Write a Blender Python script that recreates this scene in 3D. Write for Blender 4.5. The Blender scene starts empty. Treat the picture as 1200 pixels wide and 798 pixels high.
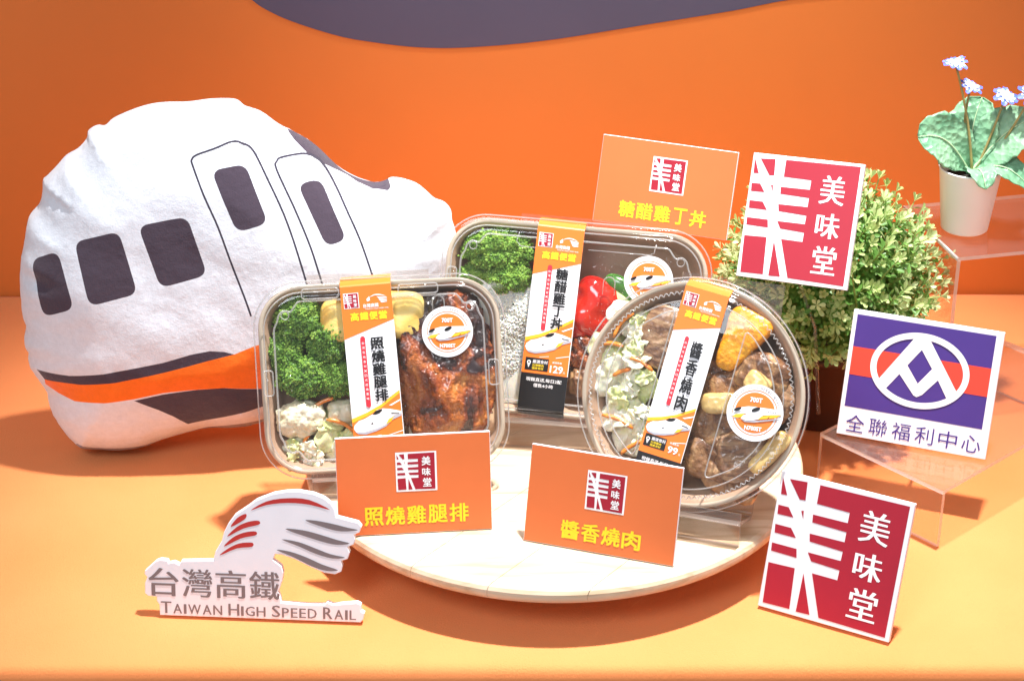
import bpy, bmesh, math, random
import numpy as np
from mathutils import Vector, Matrix, noise, geometry, Euler
S = bpy.context.scene
COL = S.collection
R = math.radians
random.seed(7); rng = np.random.default_rng(7)

# ------------------------------------------------------------ camera
cd = bpy.data.cameras.new('camera'); cam = bpy.data.objects.new('camera', cd); COL.objects.link(cam)
cam.location = (0, 0, .90); cam.rotation_euler = (R(90 - 26.886), 0, 0)
cd.sensor_width = 36; cd.lens = 69.0; cd.clip_start = .05; cd.clip_end = 30
S.camera = cam
# ------------------------------------------------------------ light
W = bpy.data.worlds.new('World'); S.world = W; W.use_nodes = True
bg = W.node_tree.nodes['Background']; bg.inputs[0].default_value = (.93, .95, 1, 1); bg.inputs[1].default_value = .42
def area(name, loc, target, power, size, col=(1, 1, 1), shape='DISK', sy=None, spread=180):
    l = bpy.data.lights.new(name, 'AREA'); l.energy = power; l.size = size; l.shape = shape; l.color = col; l.spread = R(spread)
    if sy: l.shape = 'RECTANGLE'; l.size_y = sy
    o = bpy.data.objects.new(name, l); COL.objects.link(o); o.location = loc
    o.rotation_euler = (Vector(target) - Vector(loc)).to_track_quat('-Z', 'Y').to_euler(); return o
def spot(name, loc, target, power, angle, blend, size, col=(1, 1, 1)):
    l = bpy.data.lights.new(name, 'SPOT'); l.energy = power; l.spot_size = R(angle); l.spot_blend = blend; l.shadow_soft_size = size; l.color = col
    o = bpy.data.objects.new(name, l); COL.objects.link(o); o.location = loc
    o.rotation_euler = (Vector(target) - Vector(loc)).to_track_quat('-Z', 'Y').to_euler(); return o
spot('ceiling_spot', (.42, 1.56, 2.6), (.10, 1.42, 0), 760, 33, .95, .06, (1, .985, .96))
spot('backdrop_spot', (.12, 1.05, 1.9), (.12, 1.88, .14), 56, 32, 1.0, .08, (1, .96, .9))
area('front_fill', (-.9, -.5, 2.1), (0, 1.45, .1), 30, 1.0, (.88, .93, 1))  # unseen fill lamp, added behind the camera for front faces and lid reflections
S.view_settings.view_transform = 'Standard'; S.view_settings.look = 'None'
S.view_settings.exposure = 0; S.view_settings.gamma = 1; S.view_settings.use_curve_mapping = False

# ------------------------------------------------------------ materials
def nm(name):
    m = bpy.data.materials.new(name); m.use_nodes = True; nt = m.node_tree
    return m, nt, nt.nodes['Principled BSDF']
def lin(h):
    h = h.lstrip('#'); v = [int(h[i:i+2], 16)/255 for i in (0, 2, 4)]
    return tuple((c/12.92 if c <= .04045 else ((c+.055)/1.055)**2.4) for c in v) + (1,)
def ramp(nt, fac, stops):
    r = nt.nodes.new('ShaderNodeValToRGB'); e = r.color_ramp.elements
    while len(e) < len(stops): e.new(.5)
    for k, (p_, c) in enumerate(stops): e[k].position = p_; e[k].color = c if len(c) == 4 else tuple(c) + (1,)
    nt.links.new(fac, r.inputs[0]); return r.outputs[0]
def tex(nt, kind='Noise', scale=5, detail=4, coord='Object', stretch=None, rough=.5, dist=0):
    tc = nt.nodes.new('ShaderNodeTexCoord'); src = tc.outputs[coord]
    if stretch:
        mp = nt.nodes.new('ShaderNodeMapping'); mp.inputs['Scale'].default_value = stretch; nt.links.new(src, mp.inputs[0]); src = mp.outputs[0]
    t = nt.nodes.new('ShaderNodeTex' + kind); nt.links.new(src, t.inputs['Vector']); t.inputs['Scale'].default_value = scale
    if kind == 'Noise': t.inputs['Detail'].default_value = detail; t.inputs['Roughness'].default_value = rough; t.inputs['Distortion'].default_value = dist
    return t
def bump(nt, b, h, strength=.3, dist=.001):
    n = nt.nodes.new('ShaderNodeBump'); n.inputs['Strength'].default_value = strength; n.inputs['Distance'].default_value = dist
    nt.links.new(h, n.inputs['Height'])
    prev = b.inputs['Normal'].links
    if prev: nt.links.new(prev[0].from_socket, n.inputs['Normal'])
    nt.links.new(n.outputs[0], b.inputs['Normal'])
def simple(name, c, rough=.5, var=0, vscale=60, bs=0, bscale=400, bdist=.0005, sheen=0, coat=0, sss=0, spec=.5):
    m, nt, b = nm(name); c = lin(c) if isinstance(c, str) else tuple(c) + (1,)*(4-len(c))
    b.inputs['Base Color'].default_value = c; b.inputs['Roughness'].default_value = rough; b.inputs['Specular IOR Level'].default_value = spec
    if var:
        t = tex(nt, 'Noise', vscale, 5); lo = tuple(x*(1-var) for x in c[:3]); hi = tuple(min(1, x*(1+var)) for x in c[:3])
        nt.links.new(ramp(nt, t.outputs['Fac'], [(.3, lo), (.7, hi)]), b.inputs['Base Color'])
    if bs: bump(nt, b, tex(nt, 'Noise', bscale, 4).outputs['Fac'], bs, bdist)
    if sheen: b.inputs['Sheen Weight'].default_value = sheen; b.inputs['Sheen Roughness'].default_value = .4
    if coat: b.inputs['Coat Weight'].default_value = coat; b.inputs['Coat Roughness'].default_value = .08
    if sss: b.inputs['Subsurface Weight'].default_value = sss; b.inputs['Subsurface Radius'].default_value = (.6, .4, .25); b.inputs['Subsurface Scale'].default_value = .003
    return m
def clear(name, tint=(1, 1, 1), haze=0., gloss=1., rough=.04, bs=.12, bscale=22, ior=1.45):
    m, nt, b = nm(name); nt.nodes.remove(b); out = nt.nodes['Material Output']
    tr = nt.nodes.new('ShaderNodeBsdfTransparent'); tr.inputs[0].default_value = tuple(tint) + (1,)
    gl = nt.nodes.new('ShaderNodeBsdfGlossy'); gl.inputs['Roughness'].default_value = rough
    fr = nt.nodes.new('ShaderNodeLayerWeight'); fr.inputs['Blend'].default_value = .5   # Schlick, the same from both sides of a thin sheet
    pw = nt.nodes.new('ShaderNodeMath'); pw.operation = 'POWER'; pw.inputs[1].default_value = 5; nt.links.new(fr.outputs['Facing'], pw.inputs[0])
    m1_ = nt.nodes.new('ShaderNodeMath'); m1_.operation = 'MULTIPLY_ADD'; m1_.inputs[1].default_value = .85; m1_.inputs[2].default_value = .05; nt.links.new(pw.outputs[0], m1_.inputs[0])
    mul = nt.nodes.new('ShaderNodeMath'); mul.operation = 'MULTIPLY'; mul.inputs[1].default_value = gloss; mul.use_clamp = True
    nt.links.new(m1_.outputs[0], mul.inputs[0])
    base = tr.outputs[0]
    if haze:
        df = nt.nodes.new('ShaderNodeBsdfDiffuse'); df.inputs[0].default_value = (.9, .9, .9, 1)
        tl = nt.nodes.new('ShaderNodeBsdfTranslucent'); tl.inputs[0].default_value = (.9, .9, .9, 1)
        a = nt.nodes.new('ShaderNodeAddShader'); mh = nt.nodes.new('ShaderNodeMixShader'); mh.inputs[0].default_value = .5
        nt.links.new(df.outputs[0], mh.inputs[1]); nt.links.new(tl.outputs[0], mh.inputs[2])
        mx0 = nt.nodes.new('ShaderNodeMixShader'); mx0.inputs[0].default_value = haze
        nt.links.new(base, mx0.inputs[1]); nt.links.new(mh.outputs[0], mx0.inputs[2]); base = mx0.outputs[0]
    mx = nt.nodes.new('ShaderNodeMixShader'); nt.links.new(mul.outputs[0], mx.inputs[0]); nt.links.new(base, mx.inputs[1]); nt.links.new(gl.outputs[0], mx.inputs[2])
    if bs:
        n = nt.nodes.new('ShaderNodeBump'); n.inputs['Strength'].default_value = bs; n.inputs['Distance'].default_value = .002
        nt.links.new(tex(nt, 'Noise', bscale, 3).outputs['Fac'], n.inputs['Height']); nt.links.new(n.outputs[0], gl.inputs['Normal']); nt.links.new(n.outputs[0], fr.inputs['Normal'])
    nt.links.new(mx.outputs[0], out.inputs[0]); return m
M = {}
# cloth: fine twill
m, nt, b = nm('cloth'); b.inputs['Roughness'].default_value = .85; b.inputs['Sheen Weight'].default_value = .2; b.inputs['Sheen Roughness'].default_value = .5
b.inputs['Sheen Tint'].default_value = (1, .8, .6, 1); b.inputs['Specular IOR Level'].default_value = .2
t = tex(nt, 'Noise', 6, 5); nt.links.new(ramp(nt, t.outputs['Fac'], [(.3, (.84, .26, .078)), (.7, (.90, .30, .10))]), b.inputs['Base Color'])
wv = tex(nt, 'Wave', 520); wv.bands_direction = 'DIAGONAL'; bump(nt, b, wv.outputs['Fac'], .5, .0006)
bump(nt, b, tex(nt, 'Noise', 700, 4).outputs['Fac'], .6, .0007); M['cloth'] = m
M['wall'] = simple('wall_print', (.68, .185, .032), .55, .05, 3, .08, 600, .0003)
M['swoosh'] = simple('purple_print', (.085, .076, .130), .5, .06, 4, .08, 600, .0003)
def plush(name, c, r=.95):
    m, nt, b = nm(name); c = lin(c); b.inputs['Roughness'].default_value = r; b.inputs['Sheen Weight'].default_value = .35; b.inputs['Sheen Roughness'].default_value = .5; b.inputs['Specular IOR Level'].default_value = .1
    t = tex(nt, 'Noise', 170, 6, rough=.75); nt.links.new(ramp(nt, t.outputs['Fac'], [(.35, tuple(x*.93 for x in c[:3])), (.65, tuple(min(1, x*1.04) for x in c[:3]))]), b.inputs['Base Color'])
    bump(nt, b, tex(nt, 'Noise', 700, 5, rough=.7).outputs['Fac'], .45, .0008); bump(nt, b, tex(nt, 'Noise', 70, 4).outputs['Fac'], .45, .003)
    return m
M['plush_white'] = plush('plush_white', '#dadfe9'); M['plush_dark'] = plush('plush_dark', '#473d4a'); M['plush_orange'] = plush('plush_orange', '#f4741c'); M['plush_shade'] = plush('plush_shade', '#8f8488'); M['plush_line'] = plush('plush_line', '#3a3644')
M['foam'] = simple('white_foam_board', '#e9e7ee', .5, .03, 40, .15, 900, .0002)
M['card_orange'] = simple('card_orange', (.70, .165, .045), .42, .03, 25, .04, 900, .0002)
M['red'] = simple('print_red', (.37, .011, .030), .4, .03, 30)
M['red2'] = simple('print_bright_red', (.80, .06, .035), .4)
M['purple'] = simple('print_purple', (.062, .030, .225), .4, .03, 30)
M['paper'] = simple('paper_white', '#eeeef2', .45)
M['white'] = simple('print_white', '#f2f1f4', .45)
M['yellow'] = simple('print_yellow', (.92, .66, .02), .45)
M['sleeve_orange'] = simple('sleeve_orange', (.88, .20, .025), .4)
M['sleeve_amber'] = simple('sleeve_amber', (.95, .50, .03), .4)
M['ink'] = simple('print_black', (.012, .012, .014), .38)
M['pill'] = simple('print_crimson', (.62, .03, .05), .4)
M['grey'] = simple('print_grey', (.20, .16, .165), .45)
M['logored'] = simple('print_logo_red', (.50, .03, .025), .45)
M['lgrey'] = simple('print_light_grey', (.42, .42, .48), .45)
M['tray'] = simple('tray_kraft', (.52, .43, .335), .33, .06, 50, .1, 500, .0003, coat=.15)
M['tray_in'] = simple('tray_inside', (.46, .30, .21), .22, .12, 14, .1, 300, .0003, coat=.3)
M['lid'] = clear('clear_lid', (.99, .99, .99), .008, .9, .04, .2, 30)
M['lid_edge'] = clear('lid_ridge_highlight', (.9, .9, .9), .32, 2.2, .06, 0)  # white haze and raised gloss put highlights into the ridge material
M['acrylic'] = clear('clear_acrylic', (.95, .91, .88), .035, 1.0, .02, 0)
M['acrylic_edge'] = clear('acrylic_cut_edge', (.9, .8, .75), .62, 1.6, .2, 0)
# wood with growth lines
m, nt, b = nm('pale_wood'); b.inputs['Roughness'].default_value = .38
t = tex(nt, 'Noise', 9, 6, stretch=(1, 9, 9), dist=1.2); nt.links.new(ramp(nt, t.outputs['Fac'], [(.3, (.54, .38, .23)), (.5, (.68, .53, .37)), (.62, (.72, .57, .42)), (.75, (.60, .44, .28))]), b.inputs['Base Color'])
bump(nt, b, tex(nt, 'Noise', 40, 5, stretch=(1, 14, 14)).outputs['Fac'], .15, .0005); M['wood'] = m
M['darkline'] = simple('wood_joint', (.17, .09, .04), .6)

# ------------------------------------------------------------ geometry helpers
def tag(o, label=None, cat=None, group=None, kind=None):
    if label: o['label'] = label
    if cat: o['category'] = cat
    if group: o['group'] = group
    if kind: o['kind'] = kind
    return o
def mesh_obj(name, V, F, mat, parent=None, smooth=False, mats=None, mi=None):
    me = bpy.data.meshes.new(name); me.from_pydata([tuple(v) for v in V], [], [tuple(f) for f in F])
    for x in (mats or [mat]): me.materials.append(x)
    if mi is not None: me.polygons.foreach_set('material_index', mi)
    if smooth: me.polygons.foreach_set('use_smooth', [True]*len(me.polygons))
    me.update(); o = bpy.data.objects.new(name, me); COL.objects.link(o)
    if parent: o.parent = parent
    return o
def empty(name, mat4, label=None, cat=None, group=None):
    o = bpy.data.objects.new(name, None); o.empty_display_size = .02; COL.objects.link(o); o.matrix_world = mat4; tag(o, label, cat, group); return o
def pose(c, yaw, tilt, roll=0):
    r = Vector((math.cos(yaw), math.sin(yaw), 0)); b_ = Vector((-math.sin(yaw), math.cos(yaw), 0)); u = b_*math.sin(tilt) + Vector((0, 0, math.cos(tilt)))
    r2 = r*math.cos(roll) + u*math.sin(roll); u2 = u*math.cos(roll) - r*math.sin(roll); y = u2.cross(r2)
    m4 = Matrix((r2, y, u2)).transposed().to_4x4(); m4.translation = Vector(c); return m4
def T(x=0, y=0, z=0): return Matrix.Translation((x, y, z))
def box(name, lo, hi, mat, parent=None, bev=0):
    bm = bmesh.new(); bmesh.ops.create_cube(bm, size=1)
    for v in bm.verts: v.co = Vector([lo[k] + (v.co[k]+.5)*(hi[k]-lo[k]) for k in range(3)])
    if bev: bmesh.ops.bevel(bm, geom=bm.edges[:], offset=bev, segments=2, affect='EDGES')
    me = bpy.data.meshes.new(name); bm.to_mesh(me); bm.free(); me.materials.append(mat)
    o = bpy.data.objects.new(name, me); COL.objects.link(o)
    if parent: o.parent = parent
    return o
def sheet(name, polys, mat, parent, y, clean=True):
    """flat print: polygons in the local X-Z plane facing -Y"""
    VV = []; FF = []
    for P in polys:
        P = [tuple(q) for q in P]; n_ = len(P); r_ = geometry.delaunay_2d_cdt([Vector(q) for q in P], [(i, (i+1) % n_) for i in range(n_)], [], 0, 1e-7, False)
        n0 = len(VV); VV += [(v.x, y, v.y) for v in r_[0]]
        for f in r_[2]:
            c = sum((r_[0][i] for i in f), Vector((0, 0)))/len(f); ins = False
            for (x1, z1), (x2, z2) in zip(P, P[1:]+P[:1]):
                if (z1 > c.y) != (z2 > c.y) and c.x < (x2-x1)*(c.y-z1)/(z2-z1)+x1: ins = not ins
            if ins: FF.append(tuple(i+n0 for i in f))
    return mesh_obj(name, VV, FF, mat, parent)
def plate(name, P, t, mat, parent, bev=.0004):
    """board: polygon in local X-Z extruded from y=0 back to y=t"""
    bm = bmesh.new(); a = sum(P[i][0]*P[(i+1) % len(P)][1] - P[(i+1) % len(P)][0]*P[i][1] for i in range(len(P)))
    Q = P if a > 0 else P[::-1]
    f = bm.faces.new([bm.verts.new((p_[0], 0, p_[1])) for p_ in Q])
    r = bmesh.ops.extrude_face_region(bm, geom=[f]); bmesh.ops.translate(bm, verts=[v for v in r['geom'] if isinstance(v, bmesh.types.BMVert)], vec=(0, t, 0))
    bmesh.ops.recalc_face_normals(bm, faces=bm.faces)
    if bev: bmesh.ops.bevel(bm, geom=bm.edges[:] if len(P) < 10 else [e for e in bm.edges if abs(e.verts[0].co.y-e.verts[1].co.y) < 1e-6], offset=bev, segments=1, affect='EDGES')
    bmesh.ops.triangulate(bm, faces=[f for f in bm.faces if len(f.verts) > 4])
    me = bpy.data.meshes.new(name); bm.to_mesh(me); bm.free(); me.materials.append(mat)
    o = bpy.data.objects.new(name, me); COL.objects.link(o); o.parent = parent; return o
_dg = None
def text_mesh(body, bold=0.):
    c = bpy.data.curves.new('t', 'FONT'); c.body = body; c.offset = bold; c.resolution_u = 2; c.space_character = 1.0
    o = bpy.data.objects.new('t', c); COL.objects.link(o)
    me = bpy.data.meshes.new_from_object(o.evaluated_get(bpy.context.evaluated_depsgraph_get()))
    bpy.data.objects.remove(o); bpy.data.curves.remove(c)
    V = np.array([v.co[:] for v in me.vertices]).reshape(-1, 3); F = [tuple(p_.vertices) for p_ in me.polygons]; bpy.data.meshes.remove(me); return V, F
_tc = {}
def glyph(body, bold=0.):
    k = (body, bold)
    if k not in _tc: _tc[k] = text_mesh(body, bold)
    return _tc[k]
def write(name, items, mat, parent, y):
    """items: (body, cx, cz, w, h, bold[, angle]); joined as one print"""
    VV = []; FF = []
    for it in items:
        body, cx, cz, w, h = it[:5]; bold = it[5] if len(it) > 5 else 0.; ang = it[6] if len(it) > 6 else 0.
        V, F = glyph(body, 0.)
        if not len(V): continue
        mn = V.min(0); mx = V.max(0); s = V[:, :2] - (mn[:2]+mx[:2])/2
        sx = w/(mx[0]-mn[0]) if w else None; sz = h/max(1e-6, (mx[1]-mn[1])) if h else None
        sx = sx or sz; sz = sz or sx
        x = s[:, 0]*sx; z = s[:, 1]*sz; ca, sa = math.cos(ang), math.sin(ang)
        em = abs(sx)*bold*.72   # weight: printed copies a hair apart
        offs = [(0, 0)] if bold <= 0 else ([(-em, -em), (em, em), (-em, em), (em, -em), (0, 0)] if bold >= .03 else [(-em, 0), (em, 0)])
        for k, (ox, oz) in enumerate(offs):
            yy = y - .00002*k; n0 = len(VV); VV += [(cx + (a+ox)*ca - (b_+oz)*sa, yy, cz + (a+ox)*sa + (b_+oz)*ca) for a, b_ in zip(x, z)]; FF += [tuple(i+n0 for i in f) for f in F]
    return mesh_obj(name, VV, FF, mat, parent)
def catmull(P, n=6, closed=True):
    P = [Vector(p_) for p_ in P]; o = []; N = len(P)
    for i in range(N if closed else N-1):
        if closed: a, b_, c, d = P[i-1], P[i], P[(i+1) % N], P[(i+2) % N]
        else: a, b_, c, d = P[max(i-1, 0)], P[i], P[i+1], P[min(i+2, N-1)]
        for k in range(n):
            t_ = k/n; o.append(.5*((2*b_) + (c-a)*t_ + (2*a-5*b_+4*c-d)*t_*t_ + (3*b_-a-3*c+d)*t_**3))
    if not closed: o.append(P[-1])
    return [tuple(v) for v in o]
def tube_arrays(path, r, seg=8, closed=False, flat=1.):
    P = [Vector(p_) for p_ in path]; n = len(P); V = []; F = []; up = None
    rr = r if hasattr(r, '__len__') else [r]*n
    for i in range(n):
        t_ = (P[(i+1) % n] - P[i-1]) if closed else (P[min(i+1, n-1)] - P[max(i-1, 0)])
        t_.normalize()
        if up is None: up = Vector((0, 1, 0)) if abs(t_.y) < .9 else Vector((1, 0, 0))
        s = t_.cross(up)
        if s.length < 1e-4: s = t_.orthogonal()
        s.normalize(); up = s.cross(t_).normalized()
        for k in range(seg):
            a = 2*math.pi*k/seg; V.append(P[i] + s*math.cos(a)*rr[i] + up*math.sin(a)*rr[i]*flat)
    for i in range(n if closed else n-1):
        for k in range(seg):
            a = i*seg+k; b_ = i*seg+(k+1) % seg; j = (i+1) % n; F.append((a, b_, j*seg+(k+1) % seg, j*seg+k))
    if not closed: F.append(tuple(range(seg))[::-1]); F.append(tuple((n-1)*seg+k for k in range(seg)))
    return V, F
def tube(name, path, r, mat, parent=None, seg=8, closed=False, flat=1.):
    V, F = tube_arrays(path, r, seg, closed, flat); return mesh_obj(name, V, F, mat, parent, True)
def rrect(w, h, r, n=10):
    o = []
    for cx, cz, a0 in ((w/2-r, h/2-r, 0), (-w/2+r, h/2-r, 90), (-w/2+r, -h/2+r, 180), (w/2-r, -h/2+r, 270)):
        for k in range(n+1): a = R(a0+90*k/n); o.append((cx+r*math.cos(a), cz+r*math.sin(a)))
    return o
def rpoly(P, rad, n=5):
    o = []; N = len(P)
    for i in range(N):
        p_ = Vector(P[i]); a = Vector(P[i-1])-p_; b_ = Vector(P[(i+1) % N])-p_; ra = min(rad, a.length*.45, b_.length*.45)
        A = p_+a.normalized()*ra; B = p_+b_.normalized()*ra
        for k in range(n+1): t_ = k/n; o.append(tuple((1-t_)**2*A + 2*t_*(1-t_)*p_ + t_*t_*B))
    return o
def loft(name, rings, mat, parent, cap0=False, cap1=False, smooth=True):
    n = len(rings[0]); V = [v for r_ in rings for v in r_]; F = []
    for i in range(len(rings)-1):
        for k in range(n): F.append((i*n+k, i*n+(k+1) % n, (i+1)*n+(k+1) % n, (i+1)*n+k))
    if cap0: F.append(tuple(range(n))[::-1])
    if cap1: F.append(tuple((len(rings)-1)*n+k for k in range(n)))
    return mesh_obj(name, V, F, mat, parent, smooth)
def ring(P, y): return [(a, y, b_) for a, b_ in P]
def circ(r, n=96): return [(r*math.cos(2*math.pi*k/n), r*math.sin(2*math.pi*k/n)) for k in range(n)]
_ico = {}
def ico(sub):
    if sub not in _ico:
        bm = bmesh.new(); bmesh.ops.create_icosphere(bm, subdivisions=sub, radius=1)
        _ico[sub] = (np.array([v.co[:] for v in bm.verts]), [tuple(v.index for v in f.verts) for f in bm.faces]); bm.free()
    return _ico[sub]
def lump(name, dims, mat, sub=4, p_=2., disp=(), seed=0, mat4=None, parent=None, flatten=None, fn=None):
    """organic solid: superellipsoid with layered displacement; disp = (kind, freq, amp)"""
    V, F = ico(sub); P = V.copy()
    nrm = (np.abs(P)**p_).sum(1)**(1/p_); P = P/nrm[:, None]*np.array(dims)
    out = []
    off = Vector((seed*3.7, seed*1.3, seed*7.1))
    for co, d in zip(P, V):
        q = Vector(co); a = 0
        for kind, f, amp in disp:
            if kind == 'n': a += amp*noise.noise(q*f + off)
            elif kind == 't': a += amp*noise.turbulence(q*f + off, 4, False)
            elif kind == 'v': a += amp*(.55-noise.voronoi(q*f + off)[0][0])
            elif kind == 'r': a += amp*(1-2*abs(noise.noise(q*f + off)))
        q = q + Vector(d)*a
        if fn: q = fn(q)
        out.append(q)
    o = mesh_obj(name, out, F, mat, parent, True)
    if mat4 is not None: o.matrix_world = mat4
    return o
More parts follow.
